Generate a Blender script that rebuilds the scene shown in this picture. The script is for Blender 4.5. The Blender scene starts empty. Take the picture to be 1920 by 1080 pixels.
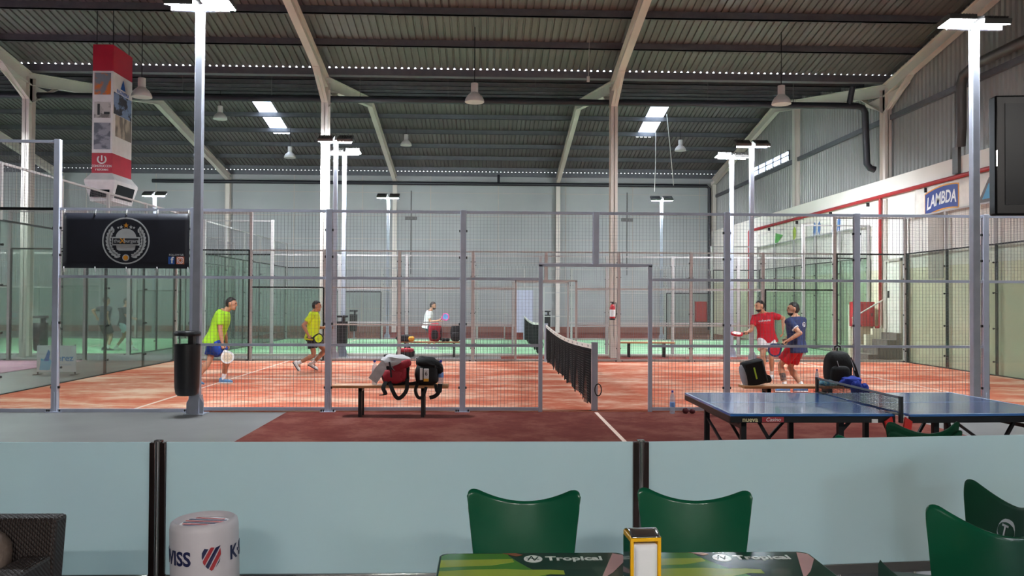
import bpy, math, random
from mathutils import Vector, Matrix
random.seed(7)
C = bpy.context.scene.collection
V = Vector
PI = math.pi
X3, Y3, Z3 = V((1,0,0)), V((0,1,0)), V((0,0,1))

# ------------------------------------------------------------------ materials
def lin(c):
    return tuple(((x/255)/12.92 if x/255 <= .04045 else ((x/255+.055)/1.055)**2.4) for x in c)
def newmat(name):
    m = bpy.data.materials.new(name); m.use_nodes = True
    nt = m.node_tree; nt.nodes.clear()
    out = nt.nodes.new('ShaderNodeOutputMaterial')
    return m, nt, out
def N(nt, t, **kw):
    n = nt.nodes.new(t)
    for k, v in kw.items():
        if k in n.inputs: n.inputs[k].default_value = v
        else: setattr(n, k, v)
    return n
def coords(nt, scale=(1,1,1)):
    tc = N(nt, 'ShaderNodeTexCoord'); mp = N(nt, 'ShaderNodeMapping')
    mp.inputs['Scale'].default_value = scale
    nt.links.new(tc.outputs['Object'], mp.inputs['Vector'])
    return mp.outputs['Vector']
def mat(name, rgb, rough=.5, metal=0., var=.06, scale=(6,6,6), rgb2=None, bump=0., coat=0., spec=.5, detail=4, ramp=(.3,.7)):
    m, nt, out = newmat(name)
    b = N(nt, 'ShaderNodeBsdfPrincipled'); L = nt.links
    b.inputs['Roughness'].default_value = rough; b.inputs['Metallic'].default_value = metal
    b.inputs['Coat Weight'].default_value = coat; b.inputs['Specular IOR Level'].default_value = spec
    nz = N(nt, 'ShaderNodeTexNoise', Scale=1., Detail=detail); L.new(coords(nt, scale), nz.inputs['Vector'])
    cr = N(nt, 'ShaderNodeValToRGB'); c = lin(rgb)
    c2 = lin(rgb2) if rgb2 else tuple(min(1, x*(1+var)) for x in c)
    c1 = c if rgb2 else tuple(x*(1-var) for x in c)
    cr.color_ramp.elements[0].position, cr.color_ramp.elements[1].position = ramp
    cr.color_ramp.elements[0].color = (*c1, 1); cr.color_ramp.elements[1].color = (*c2, 1)
    L.new(nz.outputs['Fac'], cr.inputs['Fac']); L.new(cr.outputs['Color'], b.inputs['Base Color'])
    if bump:
        bp = N(nt, 'ShaderNodeBump', Strength=bump, Distance=.01)
        L.new(nz.outputs['Fac'], bp.inputs['Height']); L.new(bp.outputs['Normal'], b.inputs['Normal'])
    L.new(b.outputs['BSDF'], out.inputs['Surface'])
    return m
def emit(name, rgb, strength):
    m, nt, out = newmat(name)
    e = N(nt, 'ShaderNodeEmission', Strength=strength); e.inputs['Color'].default_value = (*lin(rgb), 1)
    nt.links.new(e.outputs[0], out.inputs['Surface']); return m
def glass(name, tint, refl=.9, ior=1.5, haze=None):
    m, nt, out = newmat(name); L = nt.links
    t = N(nt, 'ShaderNodeBsdfTransparent'); t.inputs['Color'].default_value = (*lin(tint), 1)
    g = N(nt, 'ShaderNodeBsdfGlossy', Roughness=.02); g.inputs['Color'].default_value = (refl, refl, refl, 1)
    f = N(nt, 'ShaderNodeFresnel', IOR=ior); mx = N(nt, 'ShaderNodeMixShader')
    body = t
    if haze:
        d = N(nt, 'ShaderNodeBsdfDiffuse'); d.inputs['Color'].default_value = (*lin(haze[1]), 1)
        tr = N(nt, 'ShaderNodeBsdfTranslucent'); tr.inputs['Color'].default_value = (*lin(haze[1]), 1)
        dm = N(nt, 'ShaderNodeMixShader', Fac=.5); L.new(d.outputs[0], dm.inputs[1]); L.new(tr.outputs[0], dm.inputs[2])
        nz = N(nt, 'ShaderNodeTexNoise', Scale=1.5, Detail=5.); L.new(coords(nt), nz.inputs['Vector'])
        mr = N(nt, 'ShaderNodeMapRange'); mr.inputs['To Min'].default_value = haze[0]*.8; mr.inputs['To Max'].default_value = haze[0]*1.2
        L.new(nz.outputs['Fac'], mr.inputs['Value'])
        bm = N(nt, 'ShaderNodeMixShader'); L.new(mr.outputs[0], bm.inputs[0]); L.new(t.outputs[0], bm.inputs[1]); L.new(dm.outputs[0], bm.inputs[2])
        body = bm
    ge = N(nt, 'ShaderNodeNewGeometry'); iv = N(nt, 'ShaderNodeMath', operation='SUBTRACT'); iv.inputs[0].default_value = 1.; L.new(ge.outputs['Backfacing'], iv.inputs[1])
    fm = N(nt, 'ShaderNodeMath', operation='MULTIPLY'); L.new(f.outputs[0], fm.inputs[0]); L.new(iv.outputs[0], fm.inputs[1])
    L.new(fm.outputs[0], mx.inputs[0]); L.new(body.outputs[0], mx.inputs[1]); L.new(g.outputs[0], mx.inputs[2])
    L.new(mx.outputs[0], out.inputs['Surface']); return m
def turf(name, a, b, c, stretch=(.5, 1.15, 1)):
    m, nt, out = newmat(name); L = nt.links
    p = N(nt, 'ShaderNodeBsdfPrincipled', Roughness=.95); p.inputs['Specular IOR Level'].default_value = .1
    n1 = N(nt, 'ShaderNodeTexNoise', Scale=1.1, Detail=8., Roughness=.65); L.new(coords(nt, stretch), n1.inputs['Vector'])
    n2 = N(nt, 'ShaderNodeTexNoise', Scale=9., Detail=6., Roughness=.7); L.new(coords(nt, (stretch[0]*1.2, stretch[1]*1.2, 1)), n2.inputs['Vector'])
    ad = N(nt, 'ShaderNodeMath', operation='MULTIPLY_ADD'); ad.inputs[1].default_value = .3
    L.new(n2.outputs['Fac'], ad.inputs[0]); L.new(n1.outputs['Fac'], ad.inputs[2])
    cr = N(nt, 'ShaderNodeValToRGB'); e = cr.color_ramp.elements
    e[0].position = .5; e[0].color = (*lin(a), 1); e[1].position = .78; e[1].color = (*lin(c), 1)
    k = e.new(.63); k.color = (*lin(b), 1)
    L.new(ad.outputs[0], cr.inputs['Fac']); L.new(cr.outputs['Color'], p.inputs['Base Color'])
    n3 = N(nt, 'ShaderNodeTexNoise', Scale=240., Detail=2.); L.new(coords(nt), n3.inputs['Vector'])
    bp = N(nt, 'ShaderNodeBump', Strength=.35, Distance=.01); L.new(n3.outputs['Fac'], bp.inputs['Height']); L.new(bp.outputs['Normal'], p.inputs['Normal'])
    L.new(p.outputs['BSDF'], out.inputs['Surface']); return m
def frosted(name, rgb):
    m, nt, out = newmat(name); L = nt.links
    tr = N(nt, 'ShaderNodeBsdfTranslucent'); d = N(nt, 'ShaderNodeBsdfDiffuse'); g = N(nt, 'ShaderNodeBsdfGlossy', Roughness=.22)
    nz = N(nt, 'ShaderNodeTexNoise', Scale=1.2, Detail=5.); L.new(coords(nt), nz.inputs['Vector'])
    cr = N(nt, 'ShaderNodeValToRGB'); c = lin(rgb)
    cr.color_ramp.elements[0].color = (*[x*.95 for x in c], 1); cr.color_ramp.elements[1].color = (*[min(1, x*1.05) for x in c], 1)
    L.new(nz.outputs['Fac'], cr.inputs['Fac']); L.new(cr.outputs['Color'], tr.inputs['Color']); L.new(cr.outputs['Color'], d.inputs['Color'])
    m1 = N(nt, 'ShaderNodeMixShader', Fac=.45); L.new(tr.outputs[0], m1.inputs[1]); L.new(d.outputs[0], m1.inputs[2])
    rt = N(nt, 'ShaderNodeBsdfRefraction', Roughness=.5, IOR=1.02); rt.inputs['Color'].default_value = (*lin(rgb), 1)
    m3 = N(nt, 'ShaderNodeMixShader', Fac=.08); L.new(m1.outputs[0], m3.inputs[1]); L.new(rt.outputs[0], m3.inputs[2])
    m2 = N(nt, 'ShaderNodeMixShader', Fac=.06); L.new(m3.outputs[0], m2.inputs[1]); L.new(g.outputs[0], m2.inputs[2])
    L.new(m2.outputs[0], out.inputs['Surface']); return m
def weave(name, rgb, rgb2, sc):
    m, nt, out = newmat(name); L = nt.links
    p = N(nt, 'ShaderNodeBsdfPrincipled', Roughness=.55)
    w1 = N(nt, 'ShaderNodeTexWave', Scale=sc, Distortion=.6); w1.bands_direction = 'X'
    w2 = N(nt, 'ShaderNodeTexWave', Scale=sc, Distortion=.6); w2.bands_direction = 'DIAGONAL'
    v = coords(nt); L.new(v, w1.inputs['Vector']); L.new(v, w2.inputs['Vector'])
    mu = N(nt, 'ShaderNodeMath', operation='MULTIPLY'); L.new(w1.outputs['Fac'], mu.inputs[0]); L.new(w2.outputs['Fac'], mu.inputs[1])
    cr = N(nt, 'ShaderNodeValToRGB'); cr.color_ramp.elements[0].color = (*lin(rgb), 1); cr.color_ramp.elements[1].color = (*lin(rgb2), 1)
    L.new(mu.outputs[0], cr.inputs['Fac']); L.new(cr.outputs['Color'], p.inputs['Base Color'])
    bp = N(nt, 'ShaderNodeBump', Strength=.8, Distance=.01); L.new(mu.outputs[0], bp.inputs['Height']); L.new(bp.outputs['Normal'], p.inputs['Normal'])
    L.new(p.outputs['BSDF'], out.inputs['Surface']); return m
def sheet(name, rgb, a=.6):
    m, nt, out = newmat(name); L = nt.links
    t = N(nt, 'ShaderNodeBsdfTransparent'); t.inputs['Color'].default_value = (*lin(rgb), 1)
    d = N(nt, 'ShaderNodeBsdfTranslucent'); d.inputs['Color'].default_value = (*lin(rgb), 1)
    nz = N(nt, 'ShaderNodeTexNoise', Scale=2., Detail=3.); L.new(coords(nt), nz.inputs['Vector'])
    mr = N(nt, 'ShaderNodeMapRange'); mr.inputs['To Min'].default_value = 1-a-.05; mr.inputs['To Max'].default_value = 1-a+.05
    L.new(nz.outputs['Fac'], mr.inputs['Value'])
    mx = N(nt, 'ShaderNodeMixShader'); L.new(mr.outputs[0], mx.inputs[0]); L.new(t.outputs[0], mx.inputs[1]); L.new(d.outputs[0], mx.inputs[2])
    L.new(mx.outputs[0], out.inputs['Surface']); return m

K = {}
K['turf_orange'] = turf('orange_turf', (194,88,62), (206,122,95), (230,190,166))
K['turf_green'] = turf('green_turf', (146,196,152), (160,206,164), (184,220,184))
K['turf_red'] = turf('dark_red_turf', (98,44,38), (108,54,47), (126,76,66), (1.2,1.2,1))
K['turf_mauve'] = turf('mauve_turf', (190,140,165), (200,150,172), (212,170,186))
K['line'] = mat('court_line_paint', (232,205,190), .9, scale=(5,5,5), var=.1)
K['concrete'] = mat('polished_concrete', (98,96,96), .45, rgb2=(112,110,109), scale=(1.2,1.2,1.2), detail=8)
K['curb'] = mat('beige_concrete', (176,166,156), .8, rgb2=(190,180,170), scale=(2,2,2))
K['paint'] = mat('blue_grey_steel_paint', (184,190,208), .4, var=.05)
K['paint_pale'] = mat('pale_grey_steel_paint', (178,174,172), .45, var=.05)
K['wire'] = mat('grey_wire', (112,110,114), .5, metal=.3)
K['galv'] = mat('galvanised_pole', (168,173,186), .45, metal=.1, var=.08)
K['cream_steel'] = mat('cream_painted_steel', (206,198,188), .5, rgb2=(216,208,198), scale=(1,1,1))
K['purlin'] = mat('dark_steel_purlin', (92,94,100), .5, metal=.2, rgb2=(104,104,108))
K['roof'] = mat('grey_roof_sheet', (98,96,94), .5, metal=.15, rgb2=(112,108,104), scale=(.5,.5,.5))
K['clad'] = mat('grey_wall_cladding', (150,150,146), .45, metal=.3, rgb2=(164,164,160), scale=(1,1,.4))
K['white_wall'] = mat('white_wall_paint', (232,226,216), .7, rgb2=(240,235,226), scale=(.6,.6,.6))
K['cream_wall'] = mat('cream_wall_colour', (226,217,190), .7, rgb2=(234,226,202), scale=(.6,.6,.6))
K['grey_wall'] = mat('grey_block_wall', (158,162,162), .8, rgb2=(170,173,172), scale=(.4,.4,.4))
K['skirt'] = mat('red_brown_wall_band', (130,84,72), .8, rgb2=(140,94,82))
K['black'] = mat('black_plastic', (22,22,26), .4)
K['black_metal'] = mat('black_steel', (26,25,28), .4, metal=.3)
K['black_pipe'] = mat('black_pvc_pipe', (36,37,44), .45)
K['duct'] = mat('dark_grey_duct', (84,82,80), .5, metal=.3)
K['red_pipe'] = mat('red_pipe_paint', (172,40,44), .4)
K['red_box'] = mat('red_cabinet_paint', (186,34,44), .4)
K['glass'] = glass('court_glass', (240,245,242), ior=1.45, haze=(.05,(186,196,188)))
K['glass_edge'] = glass('railing_edge', (170,210,205))
K['frost'] = frosted('frosted_glass', (230,249,255))
K['lens'] = emit('floodlight_lens', (240,248,255), 330.)
K['tube'] = emit('fluorescent_tube', (255,250,244), 135.)
K['sky_sheet'] = sheet('translucent_roof_sheet', (240,246,255))
K['chrome'] = mat('polished_steel', (210,210,212), .12, metal=1., var=.03)
K['bronze'] = mat('dark_anodised_profile', (74,62,62), .25, metal=.85)
K['chair'] = mat('green_chair_plastic', (14,82,56), .22, spec=.5, var=.04)
K['chair_dark'] = mat('dark_green_chair_plastic', (12,60,40), .6, spec=.15, var=.04)
K['wood'] = mat('varnished_pine', (196,142,92), .45, rgb2=(176,120,74), scale=(2,30,30))
K['navy'] = mat('navy_lettering', (30,36,78), .5)
K['redp'] = mat('red_print', (168,46,56), .5)
K['white'] = mat('white_print', (236,236,236), .5)
K['white_vinyl'] = mat('white_vinyl', (206,201,208), .45, var=.03)
K['blue_top'] = mat('blue_table_top', (58,112,184), .16, var=.05, scale=(2,2,2), coat=.4)
K['red_clip'] = mat('red_plastic_clip', (214,36,30), .4)
K['yellow'] = mat('yellow_plastic', (240,178,24), .3)
K['paper'] = mat('white_paper_napkin', (232,232,238), .9)
K['bottle'] = glass('clear_bottle_plastic', (232,240,246), ior=1.4, haze=(.25,(220,230,240)))
K['label_blue'] = mat('blue_bottle_label', (110,150,210), .4)
K['cap_blue'] = mat('blue_bottle_cap', (40,50,150), .4)
K['rattan'] = weave('brown_rattan', (34,28,28), (78,64,60), 30)
K['cushion'] = mat('grey_brown_cushion', (112,98,90), .9, bump=.3, scale=(60,60,60))
K['screen'] = mat('dark_tv_screen', (4,8,13), .3, spec=.12)
K['net'] = mat('black_net_cord', (18,18,20), .8)
K['tape'] = mat('white_net_tape', (226,222,212), .7)
K['lampgrey'] = mat('pendant_lamp_enamel', (206,200,196), .4)
K['lampglass'] = mat('pendant_reflector', (200,160,150), .15, metal=.6)

# ------------------------------------------------------------------ mesh builder
class MB:
    def __init__(s): s.v = []; s.f = []; s.mi = []; s.cur = 0
    def add(s, vs, fs):
        b = len(s.v); s.v += [tuple(v) for v in vs]
        s.f += [tuple(b+i for i in f) for f in fs]; s.mi += [s.cur]*len(fs); return s
    def obox(s, c, a, b, d):
        c, a, b, d = V(c), V(a), V(b), V(d); vs = []
        for i in (-1,1):
            for j in (-1,1):
                for k in (-1,1): vs.append(c+a*i+b*j+d*k)
        return s.add(vs, [(0,1,3,2),(4,6,7,5),(0,4,5,1),(2,3,7,6),(0,2,6,4),(1,5,7,3)])
    def box(s, x0, x1, y0, y1, z0, z1):
        return s.obox(((x0+x1)/2,(y0+y1)/2,(z0+z1)/2), ((x1-x0)/2,0,0), (0,(y1-y0)/2,0), (0,0,(z1-z0)/2))
    def bar(s, p, q, w, h, up=Z3):
        p, q = V(p), V(q); d = q-p; a = d.normalized(); sd = a.cross(V(up))
        if sd.length < 1e-4: sd = a.cross(X3)
        sd.normalize(); u = sd.cross(a)
        return s.obox((p+q)/2, d/2, sd*w/2, u*h/2)
    def wire(s, p, q, r):
        p, q = V(p), V(q); a = (q-p).normalized(); sd = a.cross(Y3 if abs(a.y) < .9 else X3).normalized()*r; u = a.cross(sd).normalized()*r
        vs = [p+sd+u, p+sd-u, p-sd-u, p-sd+u, q+sd+u, q+sd-u, q-sd-u, q-sd+u]
        return s.add(vs, [(0,1,5,4),(1,2,6,5),(2,3,7,6),(3,0,4,7)])
    def rings(s, R, cap=True, closed=False):
        n = len(R[0]); b = len(s.v)
        for r in R: s.v += [tuple(p) for p in r]
        m = len(R); fs = []
        for i in range(m if closed else m-1):
            for j in range(n):
                k = (i+1) % m
                fs.append((b+i*n+j, b+i*n+(j+1) % n, b+k*n+(j+1) % n, b+k*n+j))
        if cap and not closed:
            fs.append(tuple(b+j for j in range(n))[::-1]); fs.append(tuple(b+(m-1)*n+j for j in range(n)))
        s.f += fs; s.mi += [s.cur]*len(fs); return s
    def circ(s, c, a, b, n):
        return [V(c)+V(a)*math.cos(2*PI*i/n)+V(b)*math.sin(2*PI*i/n) for i in range(n)]
    def frame(s, d):
        d = V(d).normalized(); a = d.cross(Z3)
        if a.length < 1e-3: a = d.cross(Y3)
        a.normalize(); return a, a.cross(d)*-1
    def cyl(s, p, q, r0, r1=None, n=16, cap=True):
        r1 = r0 if r1 is None else r1; a, b = s.frame(V(q)-V(p))
        return s.rings([s.circ(p, a*r0, b*r0, n), s.circ(q, a*r1, b*r1, n)], cap)
    def tube(s, pts, r, n=8, closed=False):
        pts = [V(p) for p in pts]; m = len(pts); R = []; prev = None
        for i, p in enumerate(pts):
            if closed: d = pts[(i+1) % m]-pts[i-1]
            else: d = pts[min(i+1, m-1)]-pts[max(i-1, 0)]
            d.normalize()
            if prev is None: a = s.frame(d)[0]
            else:
                a = prev-d*prev.dot(d)
                a = a.normalized() if a.length > 1e-5 else s.frame(d)[0]
            prev = a; b = d.cross(a); rr = r[i] if isinstance(r, (list, tuple)) else r
            R.append(s.circ(p, a*rr, b*rr, n))
        return s.rings(R, not closed, closed)
    def strap(s, pts, w, t, side):
        P = [V(p) for p in pts]; P = [P[0]*2-P[1]]+P+[P[-1]*2-P[-2]]; pts = []
        for i in range(1, len(P)-2):
            for k in range(6):
                u = k/6; pts.append(.5*((2*P[i])+(P[i+1]-P[i-1])*u+(2*P[i-1]-5*P[i]+4*P[i+1]-P[i+2])*u*u+(3*P[i]-P[i-1]-3*P[i+1]+P[i+2])*u**3))
        pts.append(P[-2]); m = len(pts); R = []
        for i, p in enumerate(pts):
            d = (pts[min(i+1, m-1)]-pts[max(i-1, 0)]).normalized(); sd = V(side).normalized()
            if abs(sd.y) > .9: sd = d.cross(Y3); sd = sd.normalized() if sd.length > .05 else X3
            nn = d.cross(sd)
            if nn.length < 1e-4: nn = Y3
            nn.normalize()
            R.append([p+sd*w/2+nn*t/2, p-sd*w/2+nn*t/2, p-sd*w/2-nn*t/2, p+sd*w/2-nn*t/2])
        return s.rings(R)
    def lathe(s, prof, n=24, o=(0,0,0), cap=True):
        return s.rings([[V(o)+V((r*math.cos(2*PI*i/n), r*math.sin(2*PI*i/n), z)) for i in range(n)] for r, z in prof], cap)
    def prism(s, poly, o, ex, ey, depth):
        o, ex, ey = V(o), V(ex), V(ey); ez = ex.cross(ey).normalized()*depth; n = len(poly)
        return s.rings([[o+ex*x+ey*y for x, y in poly], [o+ex*x+ey*y+ez for x, y in poly]])
    def ell(s, c, a, b, d, nu=16, nv=10, e=1., fn=None):
        c, a, b, d = V(c), V(a), V(b), V(d); R = []
        sg = lambda x: math.copysign(abs(x)**e, x)
        for j in range(nv+1):
            th = -PI/2+PI*j/nv; th = max(-PI/2+.02, min(PI/2-.02, th)); row = []
            for i in range(nu):
                ph = 2*PI*i/nu
                x, y, z = sg(math.cos(th))*sg(math.cos(ph)), sg(math.cos(th))*sg(math.sin(ph)), sg(math.sin(th))
                k = fn(x, y, z) if fn else 1.
                row.append(c+(a*x+b*y+d*z)*k)
            R.append(row)
        return s.rings(R)
    def grid(s, fn, nu, nv):
        b = len(s.v)
        for j in range(nv+1):
            for i in range(nu+1): s.v.append(tuple(fn(i/nu, j/nv)))
        w = nu+1
        for j in range(nv):
            for i in range(nu): s.f.append((b+j*w+i, b+j*w+i+1, b+(j+1)*w+i+1, b+(j+1)*w+i)); s.mi.append(s.cur)
        return s
    def obj(s, name, m, parent=None, smooth=True, bevel=0., ang=48, fix=True):
        me = bpy.data.meshes.new(name); me.from_pydata(s.v, [], s.f)
        ms = m if isinstance(m, (list, tuple)) else [m]
        for x in ms: me.materials.append(K[x] if isinstance(x, str) else x)
        for p, i in zip(me.polygons, s.mi): p.material_index = i
        if fix:
            import bmesh
            bm = bmesh.new(); bm.from_mesh(me); bmesh.ops.recalc_face_normals(bm, faces=bm.faces); bm.to_mesh(me); bm.free()
        if smooth:
            me.shade_smooth(); me.set_sharp_from_angle(angle=math.radians(ang))
        o = bpy.data.objects.new(name, me); C.objects.link(o)
        if parent: o.parent = parent
        if bevel:
            bv = o.modifiers.new('bevel', 'BEVEL'); bv.width = bevel; bv.segments = 2; bv.limit_method = 'ANGLE'
        return o

def tag(o, label, cat, group=None, kind=None):
    o['label'] = label; o['category'] = cat
    if group: o['group'] = group
    if kind: o['kind'] = kind
    return o
def thing(name, label, cat, loc=(0,0,0), rz=0., group=None, kind=None):
    o = bpy.data.objects.new(name, None); C.objects.link(o); o.location = loc; o.rotation_euler = (0,0,rz)
    o.empty_display_size = .1
    return tag(o, label, cat, group, kind)
def struct(o, label=None, cat=None, group=None):
    o['kind'] = 'structure'
    if label: tag(o, label, cat or 'structure', group)
    return o
def copy_tree(o, parent=None):
    c = o.copy(); C.objects.link(c)
    if parent: c.parent = parent
    for ch in list(o.children): copy_tree(ch, c)
    return c
def text(body, size, m, parent, o, ex, ey, bold=0., align='CENTER', shear=0., ext=.001, name='lettering', warp=None, xs=1.):
    cu = bpy.data.curves.new('t', 'FONT'); cu.body = body; cu.size = size; cu.align_x = align; cu.align_y = 'CENTER'
    cu.extrude = ext; cu.offset = bold*size; cu.shear = shear; cu.resolution_u = 3
    t = bpy.data.objects.new('t', cu); C.objects.link(t); bpy.context.view_layer.update()
    dg = bpy.context.evaluated_depsgraph_get(); me = bpy.data.meshes.new_from_object(t.evaluated_get(dg))
    o, ex, ey = V(o), V(ex).normalized(), V(ey).normalized(); ez = ex.cross(ey)
    for v in me.vertices:
        x, y, z = v.co; x *= xs
        v.co = warp(x, y, z) if warp else o+ex*x+ey*y+ez*z
    bpy.data.objects.remove(t); bpy.data.curves.remove(cu)
    me.materials.clear(); me.materials.append(K[m] if isinstance(m, str) else m)
    ob = bpy.data.objects.new(name, me); C.objects.link(ob)
    if parent: ob.parent = parent
    return ob
def remesh(pieces, name, m, parent, voxel, it=2, fac=.4):
    me = bpy.data.meshes.new('tmp'); me.from_pydata(pieces.v, [], pieces.f)
    import bmesh
    bm = bmesh.new(); bm.from_mesh(me); bmesh.ops.recalc_face_normals(bm, faces=bm.faces); bm.to_mesh(me); bm.free()
    t = bpy.data.objects.new('tmp', me); C.objects.link(t)
    r = t.modifiers.new('r', 'REMESH'); r.mode = 'VOXEL'; r.voxel_size = voxel
    sm = t.modifiers.new('s', 'SMOOTH'); sm.factor = fac; sm.iterations = it
    bpy.context.view_layer.update()
    dg = bpy.context.evaluated_depsgraph_get(); out = bpy.data.meshes.new_from_object(t.evaluated_get(dg)); out.name = name
    bpy.data.objects.remove(t); bpy.data.meshes.remove(me)
    out.materials.clear(); out.materials.append(K[m] if isinstance(m, str) else m); out.shade_smooth()
    o = bpy.data.objects.new(name, out); C.objects.link(o)
    if parent: o.parent = parent
    return o
ORD = ['first','second','third','fourth','fifth','sixth','seventh','eighth','ninth','tenth']

# ------------------------------------------------------------------ camera, world
def camera():
    yaw, pit, rol, f = -0.0331755, 0.0147163, 0.0047943, 1527.66
    c, s = math.cos(yaw), math.sin(yaw)
    R = V((c, s, 0)); F0 = V((-s, c, 0))
    F = F0*math.cos(pit)+Z3*math.sin(pit); U = Z3*math.cos(pit)-F0*math.sin(pit)
    R2 = R*math.cos(rol)+U*math.sin(rol); U2 = U*math.cos(rol)-R*math.sin(rol)
    cam = bpy.data.cameras.new('camera'); cam.sensor_width = 36; cam.lens = 36*f/1920; cam.clip_start = .05; cam.clip_end = 300
    o = bpy.data.objects.new('camera', cam); C.objects.link(o)
    m = Matrix((R2, U2, -F)).transposed().to_4x4(); m.translation = V((-1.6706, -12.257, 1.6848)); o.matrix_world = m
    bpy.context.scene.camera = o
camera()
cy = bpy.context.scene.cycles; cy.transparent_max_bounces = 40; cy.max_bounces = 10; cy.diffuse_bounces = 4; cy.sample_clamp_indirect = 12.
w = bpy.data.worlds.new('sky'); bpy.context.scene.world = w; w.use_nodes = True
bg = w.node_tree.nodes['Background']; bg.inputs['Color'].default_value = (.86,.93,1,1); bg.inputs['Strength'].default_value = 3.5
vs = bpy.context.scene.view_settings; vs.view_transform = 'Standard'; vs.look = 'None'; vs.gamma = 1; vs.exposure = 1.45; vs.use_curve_mapping = False

# ------------------------------------------------------------------ hall shell
XL, XR, YB, YF = -36., 10.35, 29.9, -22.
XW = 10.1                                 # face of the lower right wall; the cladding stands back on its ledge
EV, RG = 8.40, 10.0                       # roof underside at valley and at ridge
YV0, YR1, YV1, YR2 = -6.5, 2.5, 11.5, 20.5
def struct_box(name, m, b, label=None, cat=None, **k):
    return struct(MB().box(*b).obj(name, m, smooth=False, **k), label, cat)
struct_box('floor', 'concrete', (XL-.3, XR+.3, YF-.3, YB+.3, -.2, 0), 'grey polished concrete floor of the sports hall', 'floor')
P_ = .19
def slope(name, y0, z0, y1, z1, holes=(), label=''):
    b = MB(); n = int((XR+.2-XL)/P_); x0 = XL
    prof = [(0,0),(.13,0),(.142,.036),(.178,.036),(.19,0)]
    for i in range(n):
        xa = x0+i*P_; hs = [h for h in holes if h[0] <= xa+.06 < h[1]]
        cuts = [y0, y1]
        for h in hs: cuts += [h[2], h[3]]
        cuts = sorted(set(cuts), reverse=y1 < y0)
        for ya, yb in zip(cuts, cuts[1:]):
            ym = (ya+yb)/2
            if any(h[2] < ym < h[3] for h in hs): continue
            za, zb = z0+(z1-z0)*(ya-y0)/(y1-y0), z0+(z1-z0)*(yb-y0)/(y1-y0)
            for (p0, h0), (p1, h1) in zip(prof, prof[1:]):
                b.add([(xa+p0,ya,za+h0),(xa+p1,ya,za+h1),(xa+p1,yb,zb+h1),(xa+p0,yb,zb+h0)], [(0,1,2,3)])
    return struct(b.obj(name, 'roof', smooth=False, fix=False), label, 'roof')
def hole(xa, xb, ya, yb): return (XL+round((xa-XL)/P_)*P_, XL+round((xb-XL)/P_)*P_, ya, yb)
H1, H2, H3 = hole(-11.3,-10.5,21.2,25.0), hole(5.2,6.05,21.2,24.9), hole(-3.4,-2.5,20.7,21.35)
slope('ceiling', YV0+.12, EV, YR1, RG, label='ribbed roof sheeting of the front bay, slope nearer the bar')
slope('ceiling', 11.40, EV-.018, YR1, RG, label='brownish ribbed roof sheeting of the front bay above the orange court')
slope('ceiling', 11.62, EV-.018, YR2, RG, label='ribbed roof sheeting rising beyond the valley beam')
slope('ceiling', YB+.04, EV-.1, YR2, RG, [H1, H2, H3], label='dark ribbed roof sheeting falling to the rear wall, with skylights')
struct(MB().box(XL-.3, XR+.3, YF-.3, YV0-.12, EV, EV+.1).obj('ceiling', 'roof', smooth=False), 'flat roof over the bar area', 'roof')
def zr(y): return RG-(RG-EV+.1)*(y-YR2)/(YB-YR2)
for i, (h, lab) in enumerate(((H1,'white translucent skylight in the rear roof slope left of the tall lamp posts'),(H2,'white translucent skylight in the rear roof slope with two ropes hanging by it'),(H3,'short white skylight just above the black pipe, near the roof ridge'))):
    b = MB(); d = V((0, h[3]-h[2], zr(h[3])-zr(h[2])))/2
    b.obox(((h[0]+h[1])/2, (h[2]+h[3])/2, (zr(h[2])+zr(h[3]))/2+.03), ((h[1]-h[0])/2+.02,0,0), d, (0,0,.006))
    struct(b.obj('window_%d' % (i+1), 'sky_sheet', smooth=False), lab, 'skylight')
# right wall
struct_box('wall_right', 'white_wall', (XW, XR+.5, YF, YB+.3, 2.62, 5.3), 'white upper band of the right wall below the cladding', 'wall')
struct_box('wall_right', 'cream_wall', (XW, XR+.5, YF, YB+.3, 0, 2.62), 'cream lower part of the right wall behind the glass', 'wall')  # cream puts the glass tint and orange floor reflection into the wall colour
def cladding(name, x, sgn, y0, y1, z0, z1, label):
    b = MB(); y = y0; p = .2
    prof = [(0,0),(.11,0),(.13,.045),(.18,.045),(.2,0)]
    while y < y1:
        for (a, h), (c, k) in zip(prof, prof[1:]):
            b.add([(x+sgn*h,y+a,z0),(x+sgn*k,y+c,z0),(x+sgn*k,y+c,z1),(x+sgn*h,y+a,z1)], [(0,1,2,3)])
        y += p
    return struct(b.obj(name, 'clad', smooth=False, fix=False), label, 'wall')
cladding('wall_right', XR, 1, YF, 19.5, 5.3, 10.6, 'grey ribbed metal cladding on the upper right wall, nearer part')
cladding('wall_right', XR, 1, 19.5, 24.0, 5.3, 7.3, 'grey ribbed metal cladding under the strip window')
cladding('wall_right', XR, 1, 19.5, 24.0, 7.65, 10.6, 'grey ribbed metal cladding over the strip window')
cladding('wall_right', XR, 1, 24.0, YB+.1, 5.3, 10.6, 'grey ribbed metal cladding in the far corner of the right wall')
wn = struct(MB().box(XR+.0, XR+.02, 19.5, 24.0, 7.3, 7.65).obj('window_4', 'sky_sheet', smooth=False), 'low strip window shining in the cladding of the right wall', 'window')
b = MB()
for k in range(6): b.box(XR-.05, XR, 19.5+k*.9-.03, 19.5+k*.9+.03, 7.28, 7.67)
b.box(XR-.05, XR, 19.5, 24.0, 7.455, 7.49)
b.obj('window_frame', 'purlin', wn, smooth=False)
struct(MB().box(XR-.1, XR, YF, YB, 7.05, 7.2).obj('trim_1', 'purlin', smooth=False), 'grey horizontal rail halfway up the right wall cladding', 'rail')
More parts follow.
